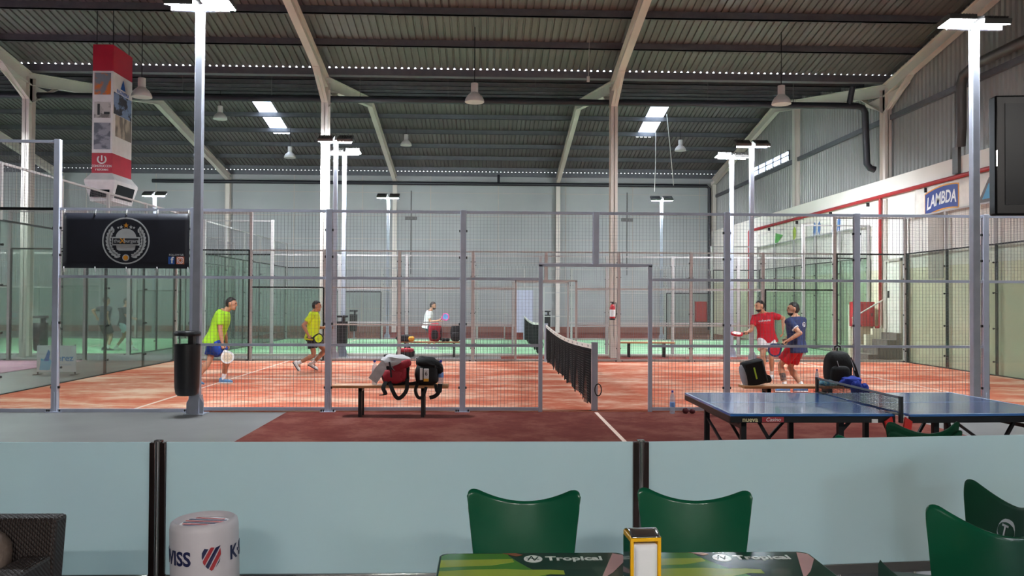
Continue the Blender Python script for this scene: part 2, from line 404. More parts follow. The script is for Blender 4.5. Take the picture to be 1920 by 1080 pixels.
# rear wall, left wall, front wall
b = MB().box(XL-.3, XR+.3, YB, YB+.3, 0, EV-.12)
struct(b.obj('wall_back', 'grey_wall', smooth=False), 'pale grey rear wall of the hall', 'wall')
b = MB()
for z in (1.2,2.4,3.6,4.8,6.0,7.2): b.box(XL, XR, YB-.012, YB, z-.012, z+.012)
x = XL
while x < XR: b.box(x-.015, x+.015, YB-.014, YB, 0, EV-.12); x += 3.5
struct(b.obj('trim_3', 'curb', smooth=False), 'panel joints across the rear wall', 'wall joints')
struct_box('baseboard_back', 'skirt', (XL, XR, YB-.03, YB, 0, .3), 'reddish brown band along the foot of the rear wall', 'baseboard')
struct_box('trim_4', 'purlin', (XL, XR, YB-.1, YB+.05, EV-.34, EV-.11), 'dark steel eaves beam along the top of the rear wall', 'beam')
struct_box('wall_left', 'white_wall', (XL-.3, XL, YF, YB+.3, 0, 5.5), 'white far left wall of the hall', 'wall')
struct_box('wall_left', 'clad', (XL-.3, XL, YF, YB+.3, 5.5, 10.6), 'grey clad upper part of the far left wall', 'wall')
struct_box('wall_front', 'white_wall', (XL-.3, XR+.3, YF-.3, YF, 0, 10.6), 'white wall behind the bar', 'wall')
# valley beams
for yy, lab in ((11.51,'dark steel valley beam under the dotted line of daylight'),(-6.5,'dark steel valley beam above the bar front')):
    struct(MB().box(XL, XR, yy-.12, yy+.12, EV-.22, EV-.02).obj('valley_beam', 'purlin', smooth=False), lab, 'beam')
# purlins
def purlin(y, z, lab):
    b = MB(); b.box(XL, XR, y-.035, y+.035, z-.2, z-.01); b.box(XL, XR, y-.035, y+.06, z-.2, z-.185)
    struct(b.obj('roof_purlin', 'purlin', smooth=False), lab, 'purlin', 'steel purlins under the roof sheets')
for i, y in enumerate((9.74, 8.1, 6.45, 4.8, 3.1)):
    purlin(y, EV+(RG-EV)*(11.5-y)/9, 'dark steel purlin under the near roof, %s up from the valley beam' % ORD[i])
for i, y in enumerate((13.2, 14.9, 16.6, 18.3, 20.0)):
    purlin(y, EV+(RG-EV)*(y-11.5)/9, 'dark steel purlin beyond the valley beam, %s up toward the ridge' % ORD[i])
for i, y in enumerate((29.2, 27.6, 26.0, 24.3, 22.6, 21.0)):
    purlin(y, zr(y), 'dark steel purlin on the rear roof slope, %s up from the rear wall' % ORD[i])
# steel portal frames: columns and rafters
def isec(b, p, q, w, h, up, t=.018):
    p, q, up = V(p), V(q), V(up); b.bar(p, q, t, h, up)
    a = (q-p).normalized(); sd = a.cross(up).normalized(); u = sd.cross(a)
    for k in (-1, 1): b.bar(p+u*k*(h/2-t/2), q+u*k*(h/2-t/2), w, t, up)
cols = [(-23.2,'far left, beyond the picture of the burger banner'),(-14.78,'left, beside the hanging advertising tower'),(-6.32,'left of the middle, behind the runner in yellow'),(2.08,'right of the middle, with a fire extinguisher on it'),(10.2,'on the ledge of the right wall by the drain pipe')]
for i, (x, lab) in enumerate(cols):
    b = MB(); isec(b, (x,11.5,5.3 if i == 4 else 0), (x,11.5,8.0), .2, .34, Y3)
    if i == 3: b.box(x-.1, x+.1, 11.32, 11.34, 0, .6)
    struct(b.obj('steel_column', 'cream_steel', smooth=False), ('cream steel column standing ' if i == 4 else 'cream steel column between the two courts, ')+lab, 'column')
    f = MB()
    for (ya, yb, za, zb) in ((11.5,2.5,EV-.02,RG),(11.5,20.5,EV-.02,RG),(29.8,20.5,EV-.12,RG),(-6.5,2.5,EV,RG)):
        o1 = .42
        isec(f, (x,ya,za-o1), (x,yb,zb-o1), .19, .36, Z3)
        if ya < 29:
            dy = .9 if yb > ya else -.9
            f.prism([(0,0),(0,-.55),(dy*1.6,.02)], (x-.009,ya,za-.55), Y3, Z3, .018)
            f.bar((x,ya,za-1.1), (x,ya+dy*1.6,za-.35), .19, .018)
    struct(f.obj('roof_rafter', 'cream_steel', smooth=False), 'cream steel rafters of the roof frame standing on the column '+lab, 'rafter')
    g = MB(); isec(g, (x,YB-.2,5.3 if i == 4 else 0), (x,YB-.2,EV-.5), .2, .3, Y3)
    struct(g.obj('steel_column', 'cream_steel', smooth=False), 'cream steel column against the rear wall, in line with the frame '+lab, 'column')
for y, lab in ((18.5,'just before the strip window'),(2.6,'above the television')):
    b = MB(); isec(b, (10.22,y,5.3), (10.22,y,9.4), .24, .22, X3)
    struct(b.obj('steel_column', 'cream_steel', smooth=False), 'cream steel column on the right wall '+lab, 'column')
for y0, m, z1, lab in ((8.25,'curb',4.0,'below the banner with the curved blue sign'),):
    struct(MB().box(XW-.03, XW, y0, y0+.7, 2.3, z1).obj('wall_pilaster', m, smooth=False), 'grey patched stub of a pilaster on the right wall '+lab, 'pilaster')

# pipes and ducts
b = MB(); b.tube([(XL+.1,11.95,7.6),(9.55,11.95,7.6),(9.72,11.95,7.55),(9.8,11.95,7.4),(9.85,11.95,5.85),(9.95,11.95,5.72),(10.09,11.95,5.68)], .1, 12)
b.tube([(9.35,11.8,8.15),(9.3,11.95,7.6)], .085, 10)
dp = tag(b.obj('drain_pipe', 'black_pipe'), 'long black drain pipe under the roof valley, turning down at the right column', 'pipe')
x = -13.2
while x < 9: MB().wire((x,11.95,7.5), (x,11.95,8.4), .008).obj('hanger', 'wire', dp); x += 2.6
b = MB(); b.tube([(-18.5,YB-.48,7.62),(9.75,YB-.48,7.62),(9.9,YB-.48,7.5),(9.9,YB-.48,.2)], .09, 10); b.tube([(-1.0,YB-.48,7.62),(-1.0,YB-.4,8.1)], .07, 8)
tag(b.obj('drain_pipe', 'black_pipe'), 'black drain pipe running along the top of the rear wall', 'pipe')
b = MB(); b.tube([(9.88,-5,7.3),(9.88,6.5,7.3),(9.88,7.0,7.18),(9.88,7.12,6.95),(9.88,7.12,5.9),(9.93,7.25,5.5)], .12, 12)
tag(b.obj('air_duct', 'duct'), 'dark round duct along the upper right wall, bending down behind the lamp post', 'duct')
b = MB(); b.box(XW-.08, XW, 7.5, 7.74, 4.88, 5.55); tag(b.obj('wall_bracket', 'duct', smooth=False), 'grey steel stub bracket on the white band below the duct', 'bracket')
rp = tag(MB().tube([(10.03,-6,4.8),(10.03,23.4,4.8),(10.03,23.5,4.74)], .055, 10).obj('fire_pipe', 'red_pipe'), 'long red fire main running level along the right wall', 'pipe')
tag(MB().tube([(10.03,23.5,4.74),(10.03,23.5,.5)], .05, 10).obj('fire_pipe', 'red_pipe'), 'red pipe dropping from the far end of the fire main', 'pipe')
tag(MB().tube([(10.03,11.5,4.75),(10.03,11.5,1.0),(10.0,11.55,.93),(9.93,11.6,.93)], .045, 10).obj('fire_pipe', 'red_pipe'), 'red riser dropping from the fire main beside the hose cabinet', 'pipe')
b = MB()
for y in (0,3,6,9,12.3,15,18,21): b.box(XW-.09, XW, y, y+.04, 4.6, 4.72)
b.obj('clip', 'black_metal', rp)
b = MB()
for x in (11.2, 11.3): b.tube([(10.06,x,4.7),(10.06,x,.9)], .03, 8)
tag(b.obj('conduit', 'cream_steel'), 'pair of cream conduits running down beside the red riser', 'conduit')
for x, z, lab in ((-5.5,5.9,'left of the middle'),(5.7,5.9,'right of the middle')):
    t = thing('wall_conduit', 'thin dark conduit with a junction box on the rear wall, '+lab, 'conduit', (x, YB-.05, 0))
    MB().tube([(0,0,3.),(0,0,7.3)], .02, 8).obj('tube', 'duct', t); MB().box(-.3,.3,-.06,.03,z-.1,z+.06).obj('junction_box', 'duct', t, bevel=.01)
# right-hand services: hose cabinet, stairs, door
t = thing('hose_cabinet', 'red fire hose cabinet on the right wall by the stairs', 'cabinet', (9.58,11.72,.95))
MB().box(-.33,.33,-.13,.12,0,.73).obj('body', 'red_box', t, bevel=.01); MB().box(-.29,.29,-.142,-.13,.04,.69).obj('door', 'red_box', t, bevel=.004)
MB().box(.22,.25,-.155,-.142,.3,.4).obj('handle', 'black', t)
b = MB()
b.box(9.3, XW-.1, 11.85, 12.0, 0, 1.6); struct(b.obj('wall_stub', 'cream_wall', smooth=False), 'short cream stub wall behind the hose cabinet', 'wall')
b = MB()
for k in range(4): b.box(9.12+.27*k, XW-.005, 10.35, 11.25, .2*k, .2*(k+1))
st = tag(b.obj('stairs', mat('brown_grey_step', (118,106,98), .8), smooth=False), 'four grey concrete steps climbing to the white door on the right', 'stairs')
b = MB(); b.box(9.25, XW-.1, 11.28, 11.42, 0, .42); b.box(9.5, XW-.1, 11.28, 11.42, .42, .72); b.box(9.7,XW-.1,11.28,11.42,.72,.9)
tag(b.obj('step_parapet', 'cream_wall', smooth=False), 'cream stepped parapet behind the grey steps', 'parapet')
b = MB(); b.tube([(9.05,11.2,1.2),(9.95,11.2,1.73)], .022, 8)
for x in (9.07, 9.9): b.tube([(x,11.2,1.2+(x-9.05)*.59),(x,11.2,.0+.2*int((x-8.85)/.27))], .014, 6)
tag(b.obj('handrail', 'cream_steel'), 'sloping cream handrail of the grey steps', 'handrail')
d = struct(MB().box(XW-.02, XW, 10.42, 11.2, .8, 2.85).obj('door_1', mat('white_door', (232,228,216), .4), bevel=.004), 'white door at the head of the grey steps', 'door')
b = MB(); b.box(XW-.06,XW,10.34,10.42,.8,2.93); b.box(XW-.06,XW,11.2,11.28,.8,2.93); b.box(XW-.06,XW,10.34,11.28,2.85,2.93); b.obj('door_frame', 'curb', d, smooth=False)
MB().box(XW-.06,XW-.02,11.05,11.09,1.8,2.0).obj('handle', 'black', d)
struct_box('door_2', 'paint', (-.05, .82, YB-.06, YB, 0, 2.2), 'grey steel door in the rear wall beyond the far net', 'door')
t = thing('hose_cabinet', 'small red fire cabinet against the rear wall in the far right corner', 'cabinet', (9.55,YB-.16,0.3))
MB().box(-.3,.3,-.1,.12,.3,1.35).obj('body', 'red_box', t, bevel=.01); MB().box(-.26,.26,-.11,-.1,.34,1.31).obj('door', 'red_box', t)

# ------------------------------------------------------------------ padel courts
def court_floor(name, m, cx, y0, label, lines=True):
    f = tag(MB().box(cx-10, cx+10, y0, y0+10, 0, .012).obj(name, m, smooth=False), label, 'court floor', kind='structure')
    if lines:
        b = MB()
        for x in (-6.95, 6.95): b.box(cx+x-.025, cx+x+.025, y0+.02, y0+9.98, .012, .015)
        b.box(cx-6.9, cx+6.9, y0+4.975, y0+5.025, .012, .015)
        b.obj('court_lines', 'line', f, smooth=False)
def wires(b, x0, x1, z0, z1, fx, step=.0508, r=.0017):
    n = int((x1-x0)/step)
    for i in range(1, n): b.wire(fx(x0+(x1-x0)*i/n, z0), fx(x0+(x1-x0)*i/n, z1), r)
    n = max(1, round((z1-z0)/step))
    for i in range(1, n): b.wire(fx(x0, z0+(z1-z0)*i/n), fx(x1, z0+(z1-z0)*i/n), r*.55)
def side(cx, y, label, pm='paint', gm='black_metal', bays=range(-10, 10, 2), back=1):
    t = thing('court_fence', label, 'fence', (cx, y, 0))
    fx = lambda x, z: (x, 0, z)
    xs = sorted(set([a for a in bays]+[a+2 for a in bays]))
    for x in xs:
        if x == 0:
            MB().box(-.045,.045,-.04,.04,2.22,3.02).obj('post', pm, t, bevel=.004); continue
        h = 4.03 if abs(x) >= 8 else 3.03
        b = MB(); b.box(x-.042, x+.042, -.04, .04, 0, h); b.box(x-.014,x+.014,-.046,-.04,.02,.3)
        b.box(x-.11, x+.11, -.07, .07, 0, .014)
        p = b.obj('post', pm, t, bevel=.004)
        q = MB()
        for dx in (-.09, .09, -.06):
            q.cyl((x+dx,-.05,.014), (x+dx,-.05,.045), .012, n=8)
        for z in (.35, 1.3, 2.3, 2.7):
            for k in (-1, 1): q.box(x+k*.05-.012, x+k*.05+.012, -.02, .02, z, z+.035)
        q.obj('bolt', 'black', p, smooth=False)
        if abs(x) in (8, 10) or (abs(x) == 6):
            hh = 3.0 if abs(x) >= 8 else 2.0
            sx = -1 if x < 0 else 1
            MB().box(x+sx*.045-.012, x+sx*.045+.03, back*.01, back*.05, .03, hh).obj('glass_post', gm, t, smooth=False)
    for a in bays:
        e = a+2; m = max(abs(a), abs(e))
        if m <= 6:
            i0, i1 = a, e
            if a == -2: i1 = -.85
            if a == 0: i0 = .85
            for z, hh in ((.05,.05),(1.0,.04),(2.0,.04)):
                MB().box(i0, i1, -.018, .018, z-hh/2, z+hh/2).obj('rail', pm, t, smooth=False)
            MB().box(a, e, -.02, .02, 2.98, 3.02).obj('rail', pm, t, smooth=False)
            b = MB()
            if i0 == a and i1 == e: wires(b, a, e, .07, 2.98, fx)
            else:
                wires(b, i0, i1, .07, 2.2, fx); wires(b, a, e, 2.2, 2.98, fx)
            b.obj('mesh_panel', 'wire', t, smooth=False, fix=False)
        else:
            g = 2.0 if m <= 8 else 3.0
            MB().box(a+.05, e-.05, back*.02, back*.02+.012, .03, g).obj('glass_panel', 'glass', t, smooth=False)
            MB().box(a, e, -.018, .018, g-.02, g+.02).obj('rail', gm if g == 3. or gm != 'black_metal' or back < 0 else pm, t, smooth=False)
            MB().box(a, e, -.02, .02, g+.98, g+1.02).obj('rail', pm, t, smooth=False)
            MB().box(a, e, -.018, .018, .0, .05).obj('rail', pm, t, smooth=False)
            b = MB(); wires(b, a, e, g+.02, g+.98, fx); b.obj('mesh_panel', 'wire', t, smooth=False, fix=False)
    if 0 in bays:
        for x in (-.83, .83): MB().box(x-.03, x+.03, -.02, .02, 0, 2.22).obj('gate_jamb', pm, t, bevel=.003)
        MB().box(-.86, .86, -.02, .02, 2.19, 2.24).obj('gate_header', pm, t, bevel=.003)
    return t
def end(x, y0, sgn, label, pm='paint_pale', cat='glass wall'):
    """glass back wall of a court; sgn: side on which the frame stands"""
    t = thing('court_glass_wall', label, cat, (x, y0, 0))
    fx = lambda y, z: (0, y, z)
    for k in range(5):
        MB().box(-.006, .006, 2*k+.012, 2*k+1.988, .03, 3.0).obj('glass_panel', 'glass', t, smooth=False)
    for k in range(6):
        y = 2*k; ya, yb = (y-.03, y+.03)
        if k == 0: ya, yb = .02, .07
        if k == 5: ya, yb = 9.93, 9.98
        b = MB(); b.box(sgn*.01 if sgn > 0 else -.05, .05 if sgn > 0 else -.01, ya, yb, 0, 3.0)
        p = b.obj('post', 'black_metal', t, smooth=False)
        q = MB()
        for z in (.32, 1.08, 1.9, 2.6):
            q.cyl((-sgn*.006,y-.05 if k else y+.1,z), (-sgn*.03,y-.05 if k else y+.1,z), .022, n=8)
            if 0 < k < 5: q.cyl((-sgn*.006,y+.05,z), (-sgn*.03,y+.05,z), .022, n=8)
            q.box(min(0,sgn*.03), max(0,sgn*.03), y-.07 if k else y+.02, y+.07 if k < 5 else y-.02, z-.012, z+.012)
        q.obj('clamp', 'black_metal', p, smooth=False)
        if k in (0, 5): continue
        MB().box(-.03, .03, y-.03, y+.03, 3.02, 4.0).obj('upper_post', pm, t, smooth=False)
    MB().box(-.02, .02, .05, 9.95, 3.0, 3.03).obj('rail', 'black_metal', t, smooth=False)
    MB().box(-.02, .02, .05, 9.95, 3.98, 4.02).obj('rail', pm, t, smooth=False)
    MB().box(-.04, .04, .02, 9.98, 0, .03).obj('sill', 'black_metal', t, smooth=False)
    b = MB(); wires(b, .05, 9.95, 3.03, 3.98, fx); b.obj('mesh_panel', 'wire', t, smooth=False, fix=False)
    return t
court_floor('court_floor', 'turf_orange', 0, 0, 'orange sand-strewn turf of the near padel court')
court_floor('court_floor', 'turf_green', 0, 12.2, 'light green turf of the far padel court')
court_floor('court_floor', 'turf_green', -22.2, 12.2, 'light green turf of the far left court beyond two glass walls')
court_floor('court_floor', 'turf_mauve', -22.4, 0, 'mauve pink turf of the left court beyond the glass wall')
struct_box('turf_strip', 'turf_red', (-4.6, 4.4, -6.6, -.02, 0, .008), 'dark red turf strip in front of the near court gate', 'turf')
MB().box(-.025,.025,-6.6,-.1,.008,.011).obj('strip_line', 'line', bpy.data.objects['turf_strip'], smooth=False)
struct_box('turf_strip', 'turf_red', (-1.2, 10.0, 10.1, 12.1, 0, .008), 'reddish turf strip between the two courts', 'turf')
struct_box('turf_strip', 'turf_red', (-12, 10.0, 22.4, YB-.1, 0, .008), 'reddish strip of floor beyond the far court', 'turf')
for y, x0, x1, lab in ((10.0,-10,10,'beige concrete kerb along the far edge of the orange court'),(12.02,-10,10,'beige concrete kerb along the near edge of the green court')):
    struct_box('court_kerb', 'curb', (x0, x1, y+.06, y+.2, 0, .06), lab, 'kerb')
side(0, 0, 'blue-grey mesh fence with open gate along the near side of the orange court', pm='paint')
side(0, 10, 'mesh fence with black glass frames on the far side of the orange court', pm='paint_pale', back=-1)
side(0, 12.2, 'pale mesh fence on the near side of the green court', pm='paint_pale')
side(0, 22.2, 'pale mesh fence on the far side of the green court', pm='paint_pale', back=-1)
side(-22.2, 12.2, 'pale mesh fence of the far left court, near side', pm='paint_pale', bays=range(0, 10, 2))
side(-22.2, 22.2, 'pale mesh fence of the far left court, far side', pm='paint_pale', bays=range(0, 10, 2), back=-1)
side(-22.4, 10, 'pale mesh fence of the left mauve court, far side', pm='paint_pale', bays=range(0, 10, 2), back=-1)
end(-10, 0, -1, 'glass back wall on the left end of the orange court')
end(10, 0, 1, 'glass back wall on the right end of the orange court')
end(-10, 12.2, -1, 'glass back wall on the left end of the green court')
end(10, 12.2, 1, 'glass back wall on the right end of the green court')
end(-12.2, 12.2, 1, 'glass back wall on the right end of the far left court')

# nets
def net(cx, y0, label, sag=.0):
    t = thing('padel_net', label, 'net', (cx, y0, 0))
    def post(y, k):
        b = MB(); b.box(-.045, .045, y-.045, y+.045, 0, 1.05); b.box(-.09,.09,y-.06,y+.06,0,.012); b.box(-.012,.012,y-.055 if k < 0 else y+.045,y-.045 if k < 0 else y+.055,.02,.3)
        p = b.obj('post', 'paint', t, bevel=.004)
        if k < 0:
            pts = [(.05+.05*math.sin(a), y-.05, .33+.09*math.cos(a)) for a in [2*PI*i/16 for i in range(16)]]
            MB().tube(pts, .009, 6, closed=True).obj('winch_handle', 'black', p)
    post(.1, -1); post(9.9, 1)
    top = lambda v: 1.01-.10*math.sin(PI*v)
    MB().grid(lambda u, v: (-.012 if u < .5 else .012, .15+9.7*v, top(v)-(.0 if .2 < u < .8 else .07)), 3, 40).obj('net_tape', 'tape', t, fix=False)
    b = MB(); random.seed(3)
    low = {}
    def bottom(v):
        k = round(v*60); 
        if k not in low: low[k] = random.uniform(-.02, .05)
        return .03+low[k]+(.18*max(0, v-.55)*random.random() if v > .55 else 0)
    n = 240
    for i in range(n+1):
        v = i/n; y = .15+9.7*v; x = .02*math.sin(v*40)+.01*math.sin(v*93)
        b.wire((0,y,top(v)-.06), (x,y,bottom(v)), .0035)
    for j in range(22):
        f = j/21
        pts = [(.015*f*math.sin(i/80*40), .15+9.7*i/80, (top(i/80)-.07)*(1-f)+.06*f+.02) for i in range(81)]
        for p, q in zip(pts, pts[1:]): b.wire(p, q, .003)
    b.obj('net_cords', 'net', t, smooth=False, fix=False)
    m = MB()
    for k in range(12):
        y = .7+k*.78; z = top((y-.15)/9.7)-.035
        for q in range(3): m.box(.0125, .0135, y+q*.06, y+q*.06+.03, z-.018+.008*(q % 2), z+.014)
        for q in range(3): m.box(-.0135, -.0125, y+q*.06, y+q*.06+.03, z-.018+.008*(q % 2), z+.014)
    m.obj('tape_print', 'black', t, smooth=False)
net(0, 0, 'black net with white tape across the middle of the orange court')
net(0, 12.2, 'black net with white tape across the green court beyond')

# ------------------------------------------------------------------ lamp posts
def lamp_post(x, y, ts, label, h=6.05):
    t = thing('lamp_post', label, 'lamp post', (x, y, 0), 0, 'floodlight posts beside the courts')
    b = MB(); b.box(-.055, .055, -.055, .055, .012, h); b.obj('pole', 'galv', t, bevel=.008)
    b = MB(); b.box(-.14,.14,-.14,.14,0,.014)
    for k in (0, 1):
        ex = X3 if k == 0 else Y3
        b.prism([(-.12,.014),(.12,.014),(.12,.17),(.055,.28),(-.055,.28),(-.12,.17)], (0,-.062,0) if k == 0 else (.062,0,0), ex, Z3, .006)
    b.obj('base_plate', 'galv', t, smooth=False)
    MB().box(-.42,.42,-.03,.03,h-.09,h-.03).obj('cross_arm', 'galv', t, bevel=.004)
    for sx, tilt in zip((-1, 1), ts):
        a = math.radians(tilt); c = V((sx*.262, -.0, h+.0)); ey = V((0, math.cos(a), math.sin(a))); ez = V((0, -math.sin(a), math.cos(a)))
        b = MB(); b.obox(c+ez*.045, (.21,0,0), ey*.18, ez*.04)
        for k in range(9): b.obox(c+ez*.1+X3*(k-4)*.045, (.006,0,0), ey*.12, ez*.02)
        fl = b.obj('floodlight', 'duct', t, bevel=.006)
        l = MB(); l.obox(c+ez*.001, (.198,0,0), ey*.165, ez*.003); l.obj('lens', 'lens', fl, smooth=False)
        e = MB(); e.box(sx*.262-.02, sx*.262+.02, -.02, .02, h-.06, h+.06); e.obj('bracket', 'duct', fl, smooth=False)
    return t
# tilt > 0 turns the lens toward the bar side
lamp_post(-5.87, -.2, (16, -4), 'tall floodlight post at the near fence with a black litter bin on it', 5.99)
lamp_post(5.72, -.2, (-4, 16), 'tall floodlight post at the near fence on the right, beside the television', 5.9)
lamp_post(-5.78, 10.2, (26, 26), 'floodlight post on the far fence of the orange court, left, beside the steel column')
lamp_post(5.75, 10.2, (26, 26), 'floodlight post on the far fence of the orange court, right')
lamp_post(-5.86, 12.05, (20, -4), 'floodlight post at the near fence of the green court, left, with a bin')
lamp_post(5.75, 12.05, (-4, 20), 'floodlight post at the near fence of the green court, right')
lamp_post(-5.8, 22.5, (26, 26), 'floodlight post behind the green court, left')
lamp_post(5.9, 22.5, (26, 26), 'floodlight post behind the green court, right')
lamp_post(-15.6, 22.5, (26, 26), 'floodlight post far left, beneath the advertising tower')
lamp_post(-28, 22.5, (26, 26), 'added floodlight post farthest left, out of view, lighting the far left court')  # unseen post, added to brighten the far left court
lamp_post(-16.5, 10.3, (20, 20), 'added floodlight post on the far side of the mauve court, out of view, lighting it')  # added out of view so the mauve court gets light
lamp_post(-16.5, 12.0, (-10, -10), 'added floodlight post on the near side of the far left court, out of view, lighting it')  # extra unseen post, lights the far left court from its near side
lamp_post(-28, 11.2, (0, 0), 'added floodlight post between the two left courts, out of view, lighting both')  # unseen, added as more light for both left courts
lamp_post(-17, -.3, (14, 14), 'added floodlight post on the near side of the mauve court, out of view, lighting it')  # added outside the view to light the mauve court from the near side
# pendant lamps
def pendant(x, y, zb, label, lit=False):
    t = thing('pendant_lamp', label, 'lamp', (x, y, zb), 0, 'unlit bell lamps hanging from the roof')
    MB().lathe([(.25,0),(.255,.01),(.24,.08),(.19,.17),(.12,.23),(.105,.25)], 24).obj('shade', 'lampgrey', t)
    MB().lathe([(.235,.012),(.2,.1),(.11,.2),(.02,.21)], 20, cap=False).obj('reflector', 'lampglass', t)
    MB().cyl((0,0,.24), (0,0,.5), .095, n=20).obj('ballast', 'lampgrey', t, bevel=.01)
    top = (EV+(RG-EV)*(11.5-y)/9 if y < 11.5 else (EV+(RG-EV)*(y-11.5)/9 if y < 20.5 else zr(y)))-zb-.02
    b = MB(); b.tube([(0,0,.5),(0,0,top)], .012, 6); b.obj('cable', 'black', t)
for x, y, z, lab in ((-10.55,9.0,6.87,'bell lamp hanging just right of the advertising tower'),(-1.97,9.0,6.85,'bell lamp hanging in front of the black pipe in the middle of the hall'),(6.15,9.0,6.9,'bell lamp hanging on the right above the court corner'),
    (-10.3,23.9,7.9,'small far bell lamp below the left skylight'),(-5.2,23.9,8.5,'small far bell lamp by the left rafter'),(7.05,23.9,8.4,'small white far bell lamp right of the roped skylight'),(-11.55,18.3,8.35,'bell lamp above the left tall post'),(-17.4,22.0,8.2,'bell lamp half hidden behind the advertising tower')):
    pendant(x, y, z, lab)
t = thing('cable_box', 'small box on a cable hanging under the roof right of the middle', 'box', (1.0, 8.9, 7.4))
MB().box(-.035,.035,-.03,.03,0,.14).obj('box', 'lampgrey', t, bevel=.004); MB().tube([(0,0,.14),(.04,0,1.43)], .006, 6).obj('cable', 'tape', t)
for x, x2, y, lab in ((6.0,5.95,24.2,'white rope hanging from the right skylight, straight one'),(6.05,6.35,22.2,'white rope hanging from the right skylight, slanting one')):
    tag(MB().tube([(x,y,zr(y)-.03),((x+x2)/2+.02,y,8),(x2,y,6.6)], .014, 6).obj('rope', 'tape'), lab, 'rope')

# ------------------------------------------------------------------ advertising tower
t = thing('advertising_tower', 'red and white advertising tower with screens hanging from the roof', 'hanging display', (-11.17, 8.75, 0))
W_, D_ = .25, .55
z0, z1, z2, z3 = 4.78, 5.28, 7.32, 7.98
K['tower_red'] = mat('tower_red_print', (184,24,52), .5); K['tower_white'] = mat('tower_white_print', (226,222,222), .5)
MB().box(-W_,W_,-D_,D_,z2,z3).obj('top_band', 'tower_red', t, bevel=.006)
MB().box(-W_,W_,-D_,D_,z1,z2).obj('picture_band', 'tower_white', t, bevel=.006)
lowb = MB().box(-W_,W_,-D_,D_,z0,z1).obj('lower_band', 'tower_red', t, bevel=.006)
b = MB(); R0 = lambda w, d, z: [(-w,-d,z),(w,-d,z),(w,d,z),(-w,d,z)]
b.rings([R0(W_,D_,z0), R0(W_+.12,D_+.12,z0-.18), R0(W_+.12,D_+.12,z0-.24), R0(W_+.02,D_+.02,z0-.66), R0(W_+.02,D_+.02,z0-.7)])
b.obj('screen_housing', 'tower_white', t, smooth=False)
def sunk(c, ex, ey, hw, hh, m, name, par):
    c, ex, ey = V(c), V(ex), V(ey); n = ex.cross(ey)
    return MB().obox(c, ex*hw, ey*hh, n*.006).obj(name, m, par, smooth=False)
tl = V((0,.10,.42)).normalized()
sunk((0,-D_-.076,z0-.44), X3, tl, W_-.02, .17, 'screen', 'screen', t)
tl2 = V((.10,0,.42)).normalized()
sunk((W_+.076,0,z0-.44), Y3, tl2, D_-.06, .17, 'screen', 'screen', t)
K['pic_a'] = mat('machine_photo', (206,110,40), .5, rgb2=(120,126,134), scale=(5,5,5), ramp=(.45,.55))
K['pic_b'] = mat('room_photo', (196,190,186), .5, rgb2=(120,112,110), scale=(4,4,5), ramp=(.5,.6))
K['pic_c'] = mat('stairs_photo', (150,150,160), .5, rgb2=(96,98,110), scale=(4,4,7), ramp=(.45,.55))
K['pic_d'] = mat('site_photo', (120,142,180), .5, rgb2=(44,46,56), scale=(3,3,5), ramp=(.47,.53))
K['pic_e'] = mat('house_photo', (112,104,96), .5, rgb2=(176,162,146), scale=(8,6,2), ramp=(.45,.55))
K['logo_blue'] = mat('logo_blue_print', (36,96,176), .5)
for zc, hh, m in ((7.0,.27,'pic_a'),(6.35,.2,'pic_b'),(5.7,.33,'pic_c')): sunk((0,-D_-.002,zc), X3, Z3, .2, hh, m, 'picture', t)
b = MB(); b.box(-.12,-.06,-D_-.012,-D_-.008,6.22,6.5); b.box(.04,.18,-D_-.012,-D_-.008,6.24,6.3); b.obj('picture_detail', 'black', t, smooth=False)
sunk((W_+.002,0,6.55), Y3, Z3, .5, .27, 'pic_d', 'picture', t); sunk((W_+.002,.05,6.0), Y3, Z3, .45, .27, 'pic_e', 'picture', t)
b = MB(); b.prism([(-.14,0),(.14,0),(.02,.26)], (W_+.004,0,6.97), Y3, Z3, .004); b.obj('logo', 'logo_blue', t, smooth=False)
text('INGENIERIA', .13, 'logo_blue', t, (W_+.005,0,6.88), Y3, Z3, .01)
b = MB(); pts = [(.1*math.sin(a), -D_-.004, 5.12+.1*math.cos(a)) for a in [PI*.25+PI*1.5*i/14 for i in range(15)]]
b.tube(pts, .02, 6); b.box(-.015,.015,-D_-.012,-D_-.002,5.08,5.22); b.obj('emblem', 'white', lowb)
text('CONSTRUCCION', .085, 'white', lowb, (0,-D_-.004,4.95), X3, Z3, .015, xs=.72); text('Y REFORMAS', .07, 'white', lowb, (0,-D_-.004,4.86), X3, Z3, .01, xs=.8)
b = MB()
for sx in (-1,1):
    for sy in (-1,1): b.wire((sx*.2,sy*.45,z3), (sx*.2,sy*.45,8.85), .008)
b.obj('cable', 'black', t)

# ------------------------------------------------------------------ banner with burger emblem
t = thing('hanging_banner', 'black banner with a round burger emblem tied to the near fence', 'banner', (-6.96, -.06, 2.53))
b = MB(); b.grid(lambda u, v: (-.92+1.84*u, -.012-.008*math.sin(u*9)*math.sin(v*3), -.405+.81*v), 24, 8)
cl = b.obj('cloth', mat('black_banner_cloth', (26,28,40), .55, var=.1), t, fix=False)
sd = cl.modifiers.new('s', 'SOLIDIFY'); sd.thickness = .004
K['silver'] = mat('silver_print', (186,188,190), .5); K['gold'] = mat('gold_print', (226,150,40), .5)
def disc(r0, r1, z, y, x=0, n=48): return MB().rings([[(x+r*math.cos(2*PI*i/n), yy, z+r*math.sin(2*PI*i/n)) for i in range(n)] for r, yy in ((r0,y),(r1,y),(r1,y+.003),(r0,y+.003))], closed=True)
Y_ = -.026
em = disc(.325, .345, 0, Y_).obj('emblem', 'silver', t, smooth=False)
b = MB()
